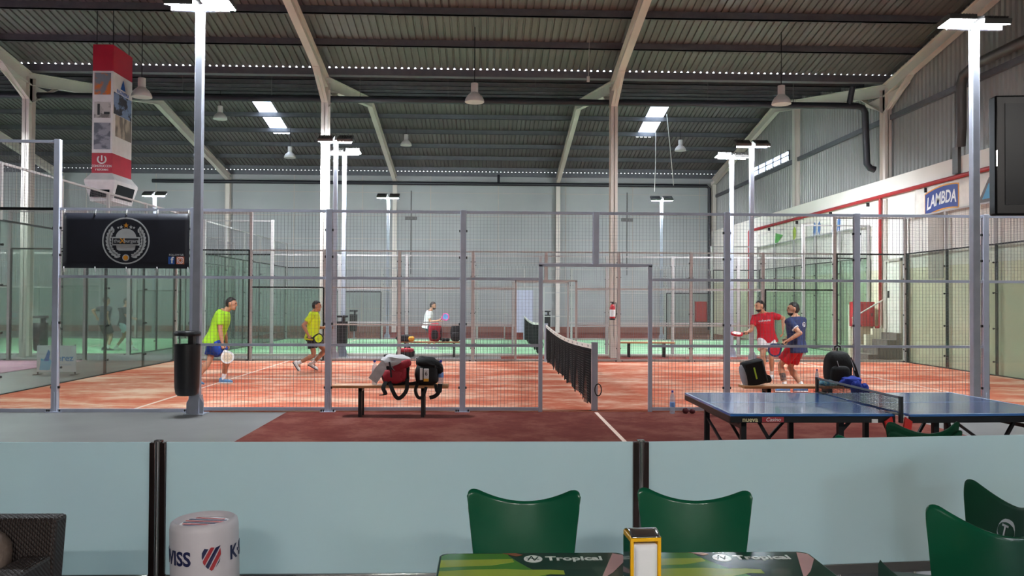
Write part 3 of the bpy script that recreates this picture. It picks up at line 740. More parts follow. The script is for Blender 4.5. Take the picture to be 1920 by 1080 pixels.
for sx in (-1,1):
    for k in range(10):
        a = math.radians(-62+k*11.2); c = V((sx*.265*math.cos(a), Y_, .265*math.sin(a)-.0)); dx = V((-sx*math.sin(a-.6),0,math.cos(a-.6)))
        nn = V((dx.z,0,-dx.x)); b.rings([[c+dx*.045*math.cos(q)+nn*.02*math.sin(q)+Y3*k2 for q in [2*PI*i/10 for i in range(10)]] for k2 in (0,.003)])
        c2 = c-V((sx*.03*math.cos(a),0,.03*math.sin(a))); b.rings([[c2+dx*.035*math.cos(q)+nn*.014*math.sin(q)+Y3*k2 for q in [2*PI*i/10 for i in range(10)]] for k2 in (0,.003)])
b.obj('laurel', 'silver', em, smooth=False)
bun = [(-.15,.035)]+[(.15*math.cos(a), .035+.135*math.sin(a)) for a in [PI-PI*i/16 for i in range(17)]]+[(.15,.035)]
b = MB(); b.prism(bun, (0,Y_,0.01), X3, Z3, -.003); b.prism([(-.14,-.07),(.14,-.07),(.13,-.13),(.1,-.145),(-.1,-.145),(-.13,-.13)], (0,Y_,0), X3, Z3, -.003); b.obj('bun', 'silver', em, smooth=False)
b = MB(); b.box(-.2,.2,Y_-.002,Y_+.001,-.07,.055); b.obj('ribbon', 'silver', em, smooth=False)
b = MB(); b.box(-.185,.185,Y_-.004,Y_-.001,-.05,.035); b.obj('ribbon_field', mat('dark_print', (40,40,48), .5), em, smooth=False)
text('the', .075, 'silver', em, (-.125,Y_-.005,-.005), X3, Z3, .01); text('X', .1, 'gold', em, (-.05,Y_-.005,-.005), X3, Z3, .02); text('burgers', .07, 'silver', em, (.08,Y_-.005,-.005), X3, Z3, .01)
def star(r, x, z): return [(x+(r if i % 2 == 0 else r*.42)*math.sin(PI*i/5), z+(r if i % 2 == 0 else r*.42)*math.cos(PI*i/5)) for i in range(10)]
MB().prism(star(.042,0,.225), (0,Y_,0), X3, Z3, -.003).obj('star', 'gold', em, smooth=False)
b = MB()
for x, r in ((-.07,.03),(.07,.03),(-.115,.02),(.115,.02)): b.prism(star(r,x,.215-abs(x)*.2), (0,Y_,0), X3, Z3, -.003)
b.obj('star', 'silver', em, smooth=False)
disc(.001, .05, -.25, Y_, n=24).obj('seal', 'silver', em, smooth=False); disc(.001, .035, -.25, Y_-.003, n=20).obj('seal_centre', 'gold', em, smooth=False)
b = MB(); b.box(.62,.71,Y_-.002,Y_+.001,-.34,-.23); ic = b.obj('social_icon', mat('blue_icon', (42,92,176), .5), t, smooth=False)
text('f', .13, 'white', ic, (.675,Y_-.004,-.285), X3, Z3, .03)
b = MB(); b.box(.74,.85,Y_-.002,Y_+.001,-.34,-.23); ic = b.obj('social_icon', mat('pink_icon', (206,70,96), .5, rgb2=(232,140,70), scale=(6,6,6)), t, smooth=False)
b = disc(.02,.03,-.285,Y_-.004,.795,20); b.obj('camera_mark', 'white', ic, smooth=False)
q = [(.795+.042*math.cos(a)*(1.15 if abs(math.sin(2*a)) > .7 else 1), Y_-.004, -.285+.042*math.sin(a)*(1.15 if abs(math.sin(2*a)) > .7 else 1)) for a in [2*PI*i/24 for i in range(24)]]
MB().tube(q, .004, 5, True).obj('camera_frame', 'white', ic)
text('FOLLOW US', .038, 'silver', t, (.735,Y_-.003,-.205), X3, Z3, .01)
b = MB()
for x in (-.9,-.45,0,.45,.9):
    for z in (-1,1): b.tube([(x,-.012,z*.385),(x+.01,-.03,z*.41),(x,.0,z*.46)], .006, 5)
b.obj('cable_tie', 'white', t)
# litter bins on the posts
def bin_(x, y, label, pole=False):
    t = thing('litter_bin', label, 'bin', (x, y, 0))
    MB().lathe([(.0,.3),(.13,.3),(.155,.33),(.17,.42),(.178,1.0),(.178,1.03),(.16,1.03),(.155,.5),(.0,.45)], 28).obj('bucket', 'black', t)
    b = MB(); b.lathe([(0,1.15),(.18,1.15),(.185,1.17),(.185,1.2),(.17,1.215),(.1,1.2),(0,1.2)], 28); b.box(.03,.1,-.06,.06,.9,1.16); b.obj('lid', 'black', t)
    b = MB(); b.box(-.05,.05,.12,.22,.55,.62); b.box(-.05,.05,.12,.22,.85,.92); b.obj('bracket', 'black_metal', t, smooth=False)
    if pole:
        b = MB(); b.box(-.03,.03,.19,.25,0,1.1); b.box(-.1,.1,.12,.32,0,.012); b.obj('pole', 'galv', t, smooth=False)
bin_(-5.93, -.42, 'black litter bin fixed to the tall lamp post at the near fence')
bin_(-5.86, 11.78, 'black litter bin on the lamp post of the green court, behind the fence')
bin_(-7.35, 23.2, 'black litter bin far back behind the green court', True)
bin_(-13.3, 9.5, 'dark bin seen through the left glass wall', True)
bin_(1.1, 24.2, 'black bin at the rear beyond the net of the green court', True)
# mesh banner on the ground behind the left glass wall
t = thing('ground_banner', 'white banner with blue lettering standing behind the left glass wall', 'banner', (-11.05, 5.95, 0))
MB().box(-.42,.42,-.012,.012,.06,.64).obj('cloth', 'white_vinyl', t, bevel=.003)
MB().prism([(-.36,.1),(-.14,.1),(-.1,.3),(-.2,.42),(-.27,.33),(-.33,.36)], (0,-.014,0), X3, Z3, -.003).obj('print', mat('light_blue_print', (90,176,214), .5), t, smooth=False)
MB().prism([(-.26,.3),(-.16,.3),(-.13,.5),(-.17,.55),(-.22,.42)], (0,-.018,0), X3, Z3, -.003).obj('print', 'logo_blue', t, smooth=False)
text('perez', .2, mat('blue_letter', (84,130,186), .5), t, (.14,-.014,.36), X3, Z3, .02)
text('INSTALACIONES', .05, mat('pale_blue_letter', (150,176,206), .5), t, (.14,-.014,.22), X3, Z3, .01)
b = MB()
for x in (-.4,.4): b.box(x-.012,x+.012,-.01,.01,0,.66); b.box(x-.03,x+.03,-.15,.15,0,.015)
b.obj('stand', 'black_metal', t, smooth=False)
# banners on the right wall
def wall_banner(y0, y1, z0, z1, label):
    t = thing('wall_banner', label, 'banner', (XW-.02, (y0+y1)/2, (z0+z1)/2))
    w, h = (y1-y0)/2, (z1-z0)/2
    b = MB(); b.grid(lambda u, v: (-.01-.012*math.sin(u*7)*(1-v), -w+2*w*u, -h+2*h*v), 16, 4); o = b.obj('cloth', mat('white_banner_cloth', (236,230,220), .6), t, fix=False)
    m = o.modifiers.new('s', 'SOLIDIFY'); m.thickness = .004
    return t
EY = -Y3   # from inside the hall the wall reads toward the bar
t = wall_banner(7.0, 9.6, 3.95, 4.75, 'white banner with a curved blue lettered sign on the right wall')
def arc(x, z): return V((-.034, -x, .06*x+z-.22*(x/.75)**2*.35))
b = MB(); top = [(-.75+1.5*i/14, .3) for i in range(15)]; bot = [(.75-1.5*i/14, -.26) for i in range(15)]
R = [[arc(x,z) for x, z in top+bot], [arc(x,z)+X3*.006 for x, z in top+bot]]
b.rings(R); b.obj('sign_field', 'navy_sign' if 'navy_sign' in K else mat('sign_blue', (44,66,140), .5), t, smooth=False)
R = [[arc(x*1.04,z*1.12)+X3*.003 for x, z in top+bot], [arc(x*1.04,z*1.12)+X3*.012 for x, z in top+bot]]
MB().rings(R).obj('sign_border', 'gold', t, smooth=False)
text('LAMBDA', .42, 'white', t, (0,0,0), X3, Z3, .025, name='lettering', shear=.15, xs=.82, warp=lambda x, y, z: arc(x, y*1.05)-X3*(.003+z))
t = wall_banner(4.2, 6.9, 3.9, 4.72, 'white banner with a dark triangle, half hidden by the television')
MB().prism([(-.45,-.28),(.45,-.28),(0,.3)], (-.03,0.75,0), EY, Z3, -.004).obj('triangle', mat('brown_grey_print', (92,80,76), .5), t, smooth=False)
MB().prism([(-.26,-.2),(.26,-.2),(0,.16)], (-.036,.75,0), EY, Z3, -.004).obj('triangle', mat('teal_print', (70,150,190), .5), t, smooth=False)
t = wall_banner(12.9, 22.4, 3.9, 4.55, 'long white banner with small drawings of kites and figures on the right wall')
K['kite_green'] = mat('green_print', (90,170,80), .5); K['kite_lime'] = mat('lime_print', (170,190,70), .5); K['kite_blue'] = mat('blue_print', (90,130,190), .5)
MB().prism([(-.5,-.28),(.4,.12),(-.4,.26)], (-.03,2.2,-.05), EY, Z3, -.004).obj('drawing', 'kite_green', t, smooth=False)
MB().prism([(-.14,-.3),(.14,-.1),(.16,.18),(0,.3),(-.16,.16)], (-.03,.6,0), EY, Z3, -.004).obj('drawing', 'kite_lime', t, smooth=False)
for y in (-1.3, -1.7, -2.9, -3.3):
    MB().prism([(-.16,-.28),(-.05,-.05),(.02,-.28),(.1,-.05),(.12,.16),(0,.28),(-.12,.16)], (-.03,y,.0), EY, Z3, -.004).obj('drawing', 'kite_blue', t, smooth=False)
# fire extinguisher on the column
t = thing('fire_extinguisher', 'red fire extinguisher hung on the cream column right of the middle', 'fire extinguisher', (2.02, 11.22, 1.12))
MB().lathe([(0,0),(.075,0),(.08,.02),(.08,.36),(.06,.42),(.03,.45),(0,.45)], 20).obj('cylinder', 'red_box', t)
b = MB(); b.cyl((0,0,.44), (0,0,.5), .022, n=10); b.box(-.07,.03,-.012,.012,.5,.53); b.obj('valve', 'black', t)
MB().tube([(.02,0,.48),(.1,-.02,.5),(.12,-.02,.36),(.1,-.02,.1),(.09,-.02,.05)], .012, 8).obj('hose', 'black', t)
b = MB(); b.lathe([(.079,0),(.084,0),(.084,.05),(.079,.05)], 20); b.obj('base_ring', 'black', t)
MB().lathe([(.0805,.1),(.082,.1),(.082,.3),(.0805,.3)], 20).obj('label_band', 'white', t)
MB().box(-.05,.05,.075,.11,.2,.34).obj('bracket', 'black_metal', t, smooth=False)

# ------------------------------------------------------------------ benches, bags, bottles
def bench(x0, x1, y, legs, label, seat='wood'):
    t = thing('bench', label, 'bench', ((x0+x1)/2, y, 0)); w = (x1-x0)/2; cx = (x0+x1)/2
    for k in (-1, 1): MB().box(-w, w, k*.075-.068, k*.075+.068, .42, .46).obj('seat_plank', seat, t, bevel=.006)
    for lx in legs:
        b = MB(); b.box(lx-cx-.025, lx-cx+.025, -.13, -.08, 0, .42); b.box(lx-cx-.025, lx-cx+.025, .08, .13, 0, .42)
        b.box(lx-cx-.025, lx-cx+.025, -.13, .13, .37, .42); b.obj('leg', 'black_metal', t, bevel=.003)
    return t
bench(-3.83, -2.19, -.45, (-3.44, -2.55), 'wooden bench with black legs outside the near fence, carrying two backpacks')
bench(2.08, 3.7, -.45, (2.45, 3.35), 'wooden bench behind the blue table, carrying a black backpack')
bench(2.3, 3.95, 11.8, (2.6, 3.65), 'empty wooden bench between the courts, right of the steel column')
bench(-4.2, -2.4, 11.75, (-4.0, -2.57), 'bench between the courts behind the fence, with a red bag on it')
def bottle(x, y, z, label, h=.33, cap='cap_blue'):
    t = thing('water_bottle', label, 'bottle', (x, y, z)); k = h/.33
    MB().lathe([(0,.004),(.03*k,0),(.036*k,.012*k),(.037*k,.1*k),(.034*k,.12*k),(.037*k,.14*k),(.036*k,.22*k),(.028*k,.265*k),(.014*k,.29*k),(.013*k,.31*k)], 20).obj('body', 'bottle', t)
    MB().lathe([(.0375*k,.1*k),(.038*k,.105*k),(.038*k,.16*k),(.0375*k,.165*k)], 20).obj('label_band', 'label_blue', t)
    MB().lathe([(0,.335*k),(.0155*k,.333*k),(.016*k,.305*k),(0,.305*k)], 14).obj('cap', cap, t)
bottle(-3.25, -.47, .46, 'clear water bottle on the left bench, left of the red and white bag', .35)
bottle(-2.3, -.47, .46, 'clear water bottle at the right end of the left bench', .35)
bottle(3.2, -.45, .46, 'clear water bottle on the right bench beside the backpack', .23)
bottle(1.12, -.22, .01, 'clear water bottle standing on the floor by the gate', .34)
t = thing('wristband_pair', 'two small dark red rolled items on the floor beside the bottle', 'sports item', (1.37, -.2, .008))
K['maroon'] = mat('maroon_cloth', (84,24,32), .8)
MB().ell((-.045,0,.042), (.05,0,0), (0,.04,0), (0,0,.042), fn=lambda x,y,z: 1+.08*math.sin(7*x)).obj('roll', 'maroon', t)
MB().ell((.05,-.01,.036), (.045,0,0), (0,.04,0), (0,0,.036)).obj('roll', 'maroon', t)

K['bag_black'] = mat('black_bag_fabric', (10,10,13), .75, bump=.3, scale=(40,40,40))
K['bag_red'] = mat('red_bag_fabric', (150,20,38), .7, bump=.3, scale=(40,40,40))
K['bag_grey'] = mat('grey_bag_fabric', (150,150,156), .7, bump=.2, scale=(40,40,40))
K['cloth_white'] = mat('pale_grey_jacket', (196,194,196), .85, bump=.4, scale=(18,18,18))
K['neon'] = mat('neon_stripe', (196,230,70), .5)
def wob(a, f, p=0): return lambda x, y, z: 1+a*math.sin(f*x+p)*math.cos(f*z+p*2)+a*.6*math.sin(f*1.7*y+f*z)
# bag with jacket
t = thing('sports_backpack', 'black and red backpack with a pale jacket thrown over it, on the left bench', 'backpack', (-2.97, -.47, .46))
MB().ell((.02,0,.16), (.2,0,0), (0,.13,0), (0,0,.165), 20, 14, .55, wob(.03,5)).obj('body', 'bag_black', t)
MB().ell((.0,-.11,.13), (.15,0,0), (0,.06,0), (0,0,.1), 16, 10, .6, wob(.05,6)).obj('pocket', 'bag_red', t)
MB().ell((.12,-.1,.17), (.07,0,0), (0,.06,0), (0,0,.12), 14, 10, .6).obj('pocket', 'bag_red', t)
b = MB(); b.strap([(-.1,-.16,.06),(-.13,-.19,-.03),(-.1,-.2,-.11),(-.16,-.19,-.13)], .06, .012, X3); b.obj('strap', 'bag_black', t)
b = MB(); b.strap([(-.05,-.16,.06),(0,-.19,-.06),(.05,-.2,-.15),(.1,-.2,-.17),(.16,-.19,-.12),(.2,-.17,-.04),(.2,-.14,.1)], .055, .01, Y3); b.obj('strap', 'bag_black', t)
b = MB(); b.tube([(-.03,-.13,.28),(.03,-.15,.2),(.04,-.16,.1)], .008, 6); b.obj('zip', 'bag_grey', t)
t = thing('jacket', 'pale grey and red jacket draped over the black and red backpack', 'jacket', (-2.97, -.47, .7))
MB().ell((.02,-.01,.1), (.2,0,-.02), (0,.15,0), (.03,0,.09), 20, 12, .8, wob(.09,6)).obj('body', 'cloth_white', t)
MB().strap([(-.08,-.08,.1),(-.17,-.12,.0),(-.24,-.13,-.1),(-.29,-.12,-.17)], .14, .03, Y3).obj('sleeve', 'cloth_white', t)
MB().ell((.12,-.12,.04), (.13,0,.07), (0,.045,0), (-.03,0,.055), 16, 10, .8, wob(.08,6,1)).obj('lining', 'bag_red', t)
MB().tube([(-.05,-.17,.1),(-.03,-.18,.0),(-.02,-.18,-.12)], .012, 6).obj('drawstring', 'bag_black', t)
t = thing('sports_backpack', 'black backpack with a white and yellow label, on the left bench', 'backpack', (-2.5, -.47, .46))
MB().ell((0,0,.15), (.17,0,0), (0,.13,0), (0,0,.155), 20, 14, .55, wob(.03,6)).obj('body', 'bag_black', t)
MB().ell((.02,0,.31), (.18,0,-.04), (0,.13,0), (.02,0,.085), 18, 12, .8, wob(.1,7)).obj('lid', 'bag_black', t)
MB().ell((.17,-.02,.24), (.06,0,-.05), (0,.07,0), (.03,0,.06), 14, 10, .8, wob(.1,7)).obj('pocket', 'bag_black', t)
b = MB(); b.box(-.09,-.05,-.142,-.13,.08,.25); b.box(-.035,.035,-.146,-.13,.06,.24); p = b.obj('label_patch', 'white', t, bevel=.004)
MB().box(-.035,.035,-.15,-.145,.06,.1).obj('patch_stripe', 'yellow', p); text('6', .08, 'black', p, (0,-.149,.17), X3, Z3, .01)
MB().strap([(-.12,-.1,.03),(-.15,-.16,-.06),(-.12,-.17,-.15),(-.07,-.17,-.17),(-.03,-.16,-.12),(.0,-.13,-.02)], .045, .01, Y3).obj('strap', 'bag_black', t)
MB().strap([(.05,-.14,-.17),(.12,-.16,-.15),(.18,-.17,-.09),(.19,-.12,.02)], .055, .01, Y3).obj('strap', 'bag_black', t)
MB().strap([(.13,-.12,.02),(.15,-.16,-.07),(.2,-.16,-.08),(.21,-.12,.02)], .04, .01, Y3).obj('strap', 'bag_black', t)
MB().strap([(-.12,-.08,.04),(-.2,-.06,.02),(-.28,-.03,.01)], .05, .012, Y3).obj('strap', 'bag_black', t)
# leaning racket bag
t = thing('racket_bag', 'black racket bag with grey side and neon stripe leaning on the right bench', 'bag', (2.3, -.45, .46))
t.rotation_euler = (0, math.radians(-14), 0)
MB().obox((0.01,0,.185), (.155,0,0), (0,.1,0), (0,0,.18)).obj('body', 'bag_black', t, bevel=.03)
MB().ell((-.13,.0,.17), (.06,0,0), (0,.095,0), (0,0,.17), 14, 12, .7).obj('side_panel', 'bag_grey', t)
MB().bar((.0,-.103,.1), (-.0,-.103,.27), .022, .006, Y3).obj('stripe', 'neon', t)
MB().strap([(.16,-.03,.1),(.2,-.03,.07),(.2,-.03,.02),(.15,-.03,.02)], .05, .015, Y3).obj('handle', 'bag_black', t)
t = thing('sports_backpack', 'tall black backpack standing on the right bench', 'backpack', (3.52, -.42, .46))
MB().ell((0,0,.26), (.2,0,0), (0,.12,0), (0,0,.27), 22, 16, .62, lambda x,y,z: 1-.12*max(0,z)).obj('body', 'bag_black', t)
MB().ell((-.01,-.1,.16), (.15,0,0), (0,.05,0), (0,0,.13), 16, 10, .6).obj('pocket', 'bag_black', t)
MB().tube([(-.06,-.125,.36),(-.03,-.13,.25)], .006, 6).obj('zip', 'bag_grey', t)
MB().strap([(.15,-.06,.4),(.2,-.1,.28),(.25,-.1,.12),(.27,-.08,.0)], .05, .012, Y3).obj('strap', 'bag_black', t)
MB().tube([(.155,-.1,.38),(.2,-.13,.22)], .006, 6).obj('piping', 'bag_grey', t)
MB().tube([(-.04,0,.51),(-.04,0,.56),(0,0,.58),(.04,0,.56),(.04,0,.51)], .012, 8).obj('grab_loop', 'bag_black', t)
t = thing('clothes_bundle', 'crumpled royal blue clothing hanging off the right bench end', 'clothes', (3.66, -.5, .46))
K['royal'] = mat('royal_blue_cloth', (24,48,140), .85, bump=.5, scale=(14,14,14)); K['cyan'] = mat('cyan_patterned_cloth', (60,150,196), .8, rgb2=(150,206,214), scale=(14,14,14), ramp=(.45,.55))
MB().ell((-.02,-.04,.05), (.17,0,0), (0,.1,0), (0,0,.09), 20, 12, .85, wob(.12,6)).obj('shirt', 'royal', t)
MB().ell((.03,-.17,-.06), (.09,0,0), (0,.035,0), (0,0,.14), 16, 12, .8, wob(.1,7)).obj('sleeve', 'royal', t)
MB().ell((.17,-.12,-.07), (.06,0,0), (0,.06,0), (0,0,.11), 16, 12, .8, wob(.12,8)).obj('sleeve', 'royal', t)
t = thing('cap', 'cyan patterned cloth lying in front of the tall black backpack', 'cloth', (3.33, -.52, .46))
MB().ell((0,0,.035), (.15,0,0), (0,.07,0), (0,0,.045), 18, 10, .85, wob(.12,6)).obj('cloth', 'cyan', t)
# luggage around the court-side bench behind the fence
def soft(name, label, cat, loc, parts):
    t = thing(name, label, cat, loc)
    for nm, m, c, r, a in parts: MB().ell(c, (r[0],0,0), (0,r[1],0), (0,0,r[2]), 16, 12, .65, wob(a,6)).obj(nm, m, t)
    return t
soft('sports_backpack', 'red backpack on the bench behind the fence', 'backpack', (-3.13,11.75,.46), [('body','bag_red',(0,0,.27),(.2,.13,.27),.03),('pocket','bag_black',(0,-.12,.2),(.1,.04,.14),.03),('strap','bag_black',(.17,-.06,.22),(.03,.04,.2),.02)])
soft('sports_backpack', 'black backpack on the bench behind the fence post', 'backpack', (-2.52,11.75,.46), [('body','bag_black',(0,0,.25),(.16,.12,.25),.03),('pocket','bag_black',(0,-.1,.16),(.12,.05,.12),.03)])
soft('shoe_pair', 'pair of dark shoes on the bench beside the red backpack', 'shoes', (-2.82,11.72,.46), [('shoe','bag_black',(-.06,0,.05),(.06,.1,.05),.03),('shoe','bag_black',(.06,.02,.05),(.06,.1,.05),.03)])
soft('clothes_bundle', 'dark jacket with an orange collar heaped on the bench end behind the fence', 'clothes', (-3.93,11.7,.46), [('jacket','bag_black',(-.08,0,.09),(.26,.13,.1),.1),('collar','gold',(.12,-.1,.08),(.09,.05,.07),.08)])
soft('holdall', 'dark red holdall on the floor before the bench behind the fence', 'bag', (-3.95,11.35,.01), [('body','bag_black',(0,0,.12),(.27,.15,.12),.04),('lid','bag_red',(0,-.02,.21),(.24,.14,.07),.05),('handle','bag_black',(.1,-.02,.29),(.05,.03,.05),.03)])
soft('shoe_pair', 'dark shoes on the floor left of the dark red holdall', 'shoes', (-4.45,11.35,.01), [('shoe','bag_black',(-.07,0,.05),(.05,.12,.05),.03),('shoe','navy',(.06,.0,.05),(.05,.12,.05),.03)])

# ------------------------------------------------------------------ table tennis table
t = thing('table_tennis_table', 'blue table tennis table with a net, outside the near fence', 'table', (0.34, -4.12, 0))
def half(x0, rz, px, py, nm):
    b = MB(); M = Matrix.Translation((px,py,0)) @ Matrix.Rotation(rz,4,'Z')
    def bx(mb, *a):
        m2 = MB(); m2.box(*a); mb.add([M @ V(v) for v in m2.v], m2.f)
    top = MB(); bx(top, 0, 1.37, -1.525, 0, .742, .762); o = top.obj('table_top', 'blue_top', t, bevel=.003)
    ln = MB()
    for a in ((0,1.37,-.02,0),(0,1.37,-1.525,-1.505),(0,1.37,-.765,-.76)): bx(ln, a[0], a[1], a[2], a[3], .7622, .7628)
    bx(ln, 0 if nm == 'l' else 1.35, .02 if nm == 'l' else 1.37, -1.525, 0, .7622, .7628)
    ln.obj('court_lines', mat('pale_blue_line', (170,200,230), .4), o, smooth=False)
    ap = MB()
    for a in ((0,1.37,-1.53,-1.5),(0,1.37,-.025,.004),(0 if nm == 'l' else 1.34,.03 if nm == 'l' else 1.37,-1.525,0)): bx(ap, *a, .69, .742)
    ap.obj('apron', 'black_metal', t, bevel=.003)
    legs = MB()
    def P(x, y, z): return M @ V((x, y, z))
    xe = .17 if nm == 'l' else 1.2
    xm = 1.0 if nm == 'l' else .35
    for y in (-.2, -1.32):
        l = MB(); l.bar(P(xe,y,.69), P(xe,y,.0), .045, .045, P(0,1,0)-P(0,0,0)); l.obj('leg', 'black_metal', t, smooth=False)
        l = MB(); l.bar(P(xm,y,.69), P(xm,y,.07), .045, .045, P(0,1,0)-P(0,0,0)); l.obj('leg', 'black_metal', t, smooth=False)
        l = MB(); sg = 1 if nm == 'l' else -1
        l.bar(P(xe+sg*.12,y,.69), P(xe+sg*.38,y,.25), .025, .025); l.bar(P(xm-sg*.3,y,.25), P(xm+sg*.1,y,.69) if nm == 'l' else P(xm+.1,y,.69), .025, .025); l.obj('brace', 'black_metal', t, smooth=False)
        w = MB(); c = P(xm,y,.06); w.cyl(c-V((0,.015,0)), c+V((0,.015,0)), .06, n=16); w.obj('wheel', 'black', t)
    for p, q, w in (((xe,-.2,.3),(xe,-1.32,.3),.03),((xe,-.2,.62),(xe,-1.32,.62),.03),((xm,-.2,.12),(xm,-1.32,.12),.03),((xe,-.2,.55),(xe,-1.32,.2),.02)):
        MB().bar(P(*p), P(*q), w, w).obj('crossbar', 'black_metal', t, smooth=False)
    return M
half(0, 0, 0, 0, 'l'); half(0, math.radians(3.5), 1.385, -.03, 'r')
text('nueva', .055, mat('cream_letter', (226,216,170), .5), t, (.16,-1.535,.716), X3, Z3, .012, ext=.002)
MB().box(.26,.44,-1.533,-1.531,.696,.738).obj('badge', 'redp', t, smooth=False)
text('Casino', .045, 'white', t, (.35,-1.536,.716), X3, Z3, .0, shear=.3)
MB().box(1.17,1.22,-1.536,-1.53,.69,.72).obj('badge', 'white', t, smooth=False)
b = MB(); cx = 1.378
n_ = tag(MB().box(cx-.012,cx+.012,-1.62,-1.58,.70,.915).obj('table_net', 'black', smooth=False, bevel=.003), 'black net of the blue table tennis table', 'net'); n_.location = (0.34,-4.12,0)
MB().box(cx-.012,cx+.012,.055,.095,.70,.915).obj('post', 'black', n_, bevel=.003)
b = MB()
for k in range(110): b.wire((cx,-1.58+1.635*k/109,.766), (cx,-1.58+1.635*k/109,.90), .0011)
for k in range(11): b.wire((cx,-1.58,.768+.0125*k), (cx,.055,.768+.0125*k), .0011)
b.obj('net_mesh', 'net', n_, smooth=False, fix=False)
b = MB(); b.box(cx-.003,cx+.003,-1.58,.055,.895,.912); b.obj('net_tape', mat('grey_net_tape', (120,122,126), .7), n_, smooth=False)
b = MB(); b.box(cx-.03,cx+.03,-1.6,-1.4,.762,.768); b.box(cx-.03,cx+.03,-.12,.07,.762,.768); b.obj('clamp', 'black', n_, smooth=False)
for sx in (-1,1): MB().obox((cx+sx*.075,-1.56,.665), (.03,0,-sx*.02), (0,.01,0), (.01*sx,0,.06)).obj('latch', 'red_clip', t, bevel=.003)

# ------------------------------------------------------------------ frosted railing
t = thing('glass_railing', 'frosted glass railing with steel posts between the bar and the hall', 'railing', (0,-7.74,0))
def panel(x0, x1, y0=0., y1=0.):
    b = MB(); b.bar((x0,y0,.543), (x1,y1,.543), .01, .715); b.obj('glass_panel', 'frost', t, smooth=False)
    b = MB(); b.bar((x0,y0,.155), (x1,y1,.155), .03, .06); b.obj('bottom_rail', 'chrome', t, bevel=.004)
panel(-6.2,-3.49); panel(-3.4,-.845); panel(-.755,1.8,0,.245); panel(1.9,4.5,.255,.505)
for x, y in ((-6.25,0),(-3.445,0),(-.8,0),(1.85,.25)):
    b = MB(); b.box(x-.043,x-.012,y-.018,y+.018,.10,.9); b.box(x+.012,x+.043,y-.018,y+.018,.10,.9)
    p = b.obj('post', 'bronze', t, bevel=.003)
    MB().cyl((x,y-.012,0), (x,y-.012,.905), .014, n=16).obj('post_tube', 'chrome', p)
    MB().box(x-.02,x+.02,y-.02,y+.02,.9,.912).obj('post_cap', 'chrome', p, bevel=.003)
    MB().cyl((x,y-.012,0), (x,y-.012,.01), .05, n=20).obj('base_plate', 'chrome', p)

# ------------------------------------------------------------------ bar furniture
K['tab_base'] = mat('dark_green_table_print', (22,66,52), .12, var=.05, coat=.3)
K['tab_lime'] = mat('lime_table_print', (158,180,62), .12); K['tab_leaf'] = mat('leaf_green_print', (74,134,44), .12); K['tab_pink'] = mat('pink_table_print', (206,164,164), .12)
K['tab_edge'] = mat('dark_table_edge', (30,38,34), .4); K['tab_text'] = mat('white_table_print', (226,232,226), .15)
def bar_table(x, y, label):
    t = thing('bar_table', label, 'table', (x, y, 0), 0, 'printed bar tables')
    r = .04; h = .344
    out = []
    for sx, sy, a0 in ((1,1,0),(-1,1,90),(-1,-1,180),(1,-1,270)):
        for k in range(7): a = math.radians(a0+15*k); out.append((sx*(h-r)+r*math.cos(a), sy*(h-r)+r*math.sin(a)))
    MB().prism(out, (0,0,.715), X3, Y3, .025).obj('table_top', ['tab_base'], t, bevel=.003)
    tb = t.children[0]
    def pr(poly, m, z, name): MB().prism(poly, (0,0,z), X3, Y3, .0005).obj(name, m, tb, smooth=False)
    pr([(-.335,-.335),(-.335,.31),(-.31,.335),(-.095,.335),(-.085,.30),(-.06,.245),(-.02,.17),(.03,.1),(.08,.0),(.02,-.2),(-.05,-.335)], 'tab_leaf', .7401, 'printed_leaf')
    def blob(pts): return pts
    pr([(-.335,.26),(-.335,.18),(-.25,.19),(-.15,.2),(-.07,.235),(-.075,.27),(-.2,.265)], 'tab_lime', .7407, 'printed_stripe')
    pr([(-.335,.14),(-.335,-.02),(-.2,-.02),(-.05,.06),(.05,.105),(.1,.1),(.1,.14),(.05,.15),(-.04,.15),(-.1,.16),(-.22,.155)], 'tab_lime', .7407, 'printed_stripe')
    pr([(-.335,-.1),(-.335,-.26),(-.1,-.25),(.04,-.12),(.0,-.06),(-.2,-.08)], 'tab_lime', .7407, 'printed_stripe')
    pr([(-.11,.335),(-.06,.335),(-.035,.315),(-.06,.3)], mat('rust_print', (140,84,56), .2), .7409, 'printed_mark')
    pr([(.3,.33),(.335,.31),(.335,.25),(.27,.12),(.215,.04)], 'tab_pink', .7407, 'printed_triangle')
    el = MB(); el.prism([(-.0+.034*math.cos(2*PI*i/28), .27+.04*math.sin(2*PI*i/28)) for i in range(28)], (0,0,.7405), X3, Y3, .0008); em = el.obj('emblem', 'tab_text', tb, smooth=False)
    for k, (ax, ay, bx, by) in enumerate(((-.02,.25,-.005,.3),(-.005,.3,.004,.25),(.004,.25,.02,.295),(-.024,.28,.022,.262))):
        MB().bar((ax,ay,.7414), (bx,by,.7414), .005, .0004).obj('emblem_stroke', 'tab_base', em, smooth=False)
    text('Tropical', .062, 'tab_text', tb, (.15,.272,.7411), X3, Y3, .03, ext=.0003, xs=1.0)
    MB().cyl((0,0,.03), (0,0,.715), .035, n=20).obj('column', 'black_metal', t)
    MB().lathe([(0,0),(.24,0),(.24,.012),(.05,.035),(0,.035)], 28).obj('base', 'black_metal', t)
    return t
bar_table(-1.49, -9.545, 'green printed bar table on the left, beside the napkin dispenser')
bar_table(-.795, -9.545, 'green printed bar table on the right, washed by reflections')
t = thing('napkin_dispenser', 'yellow napkin dispenser standing where the two green tables meet', 'dispenser', (-1.14, -9.53, .742), math.radians(4))
b = MB()
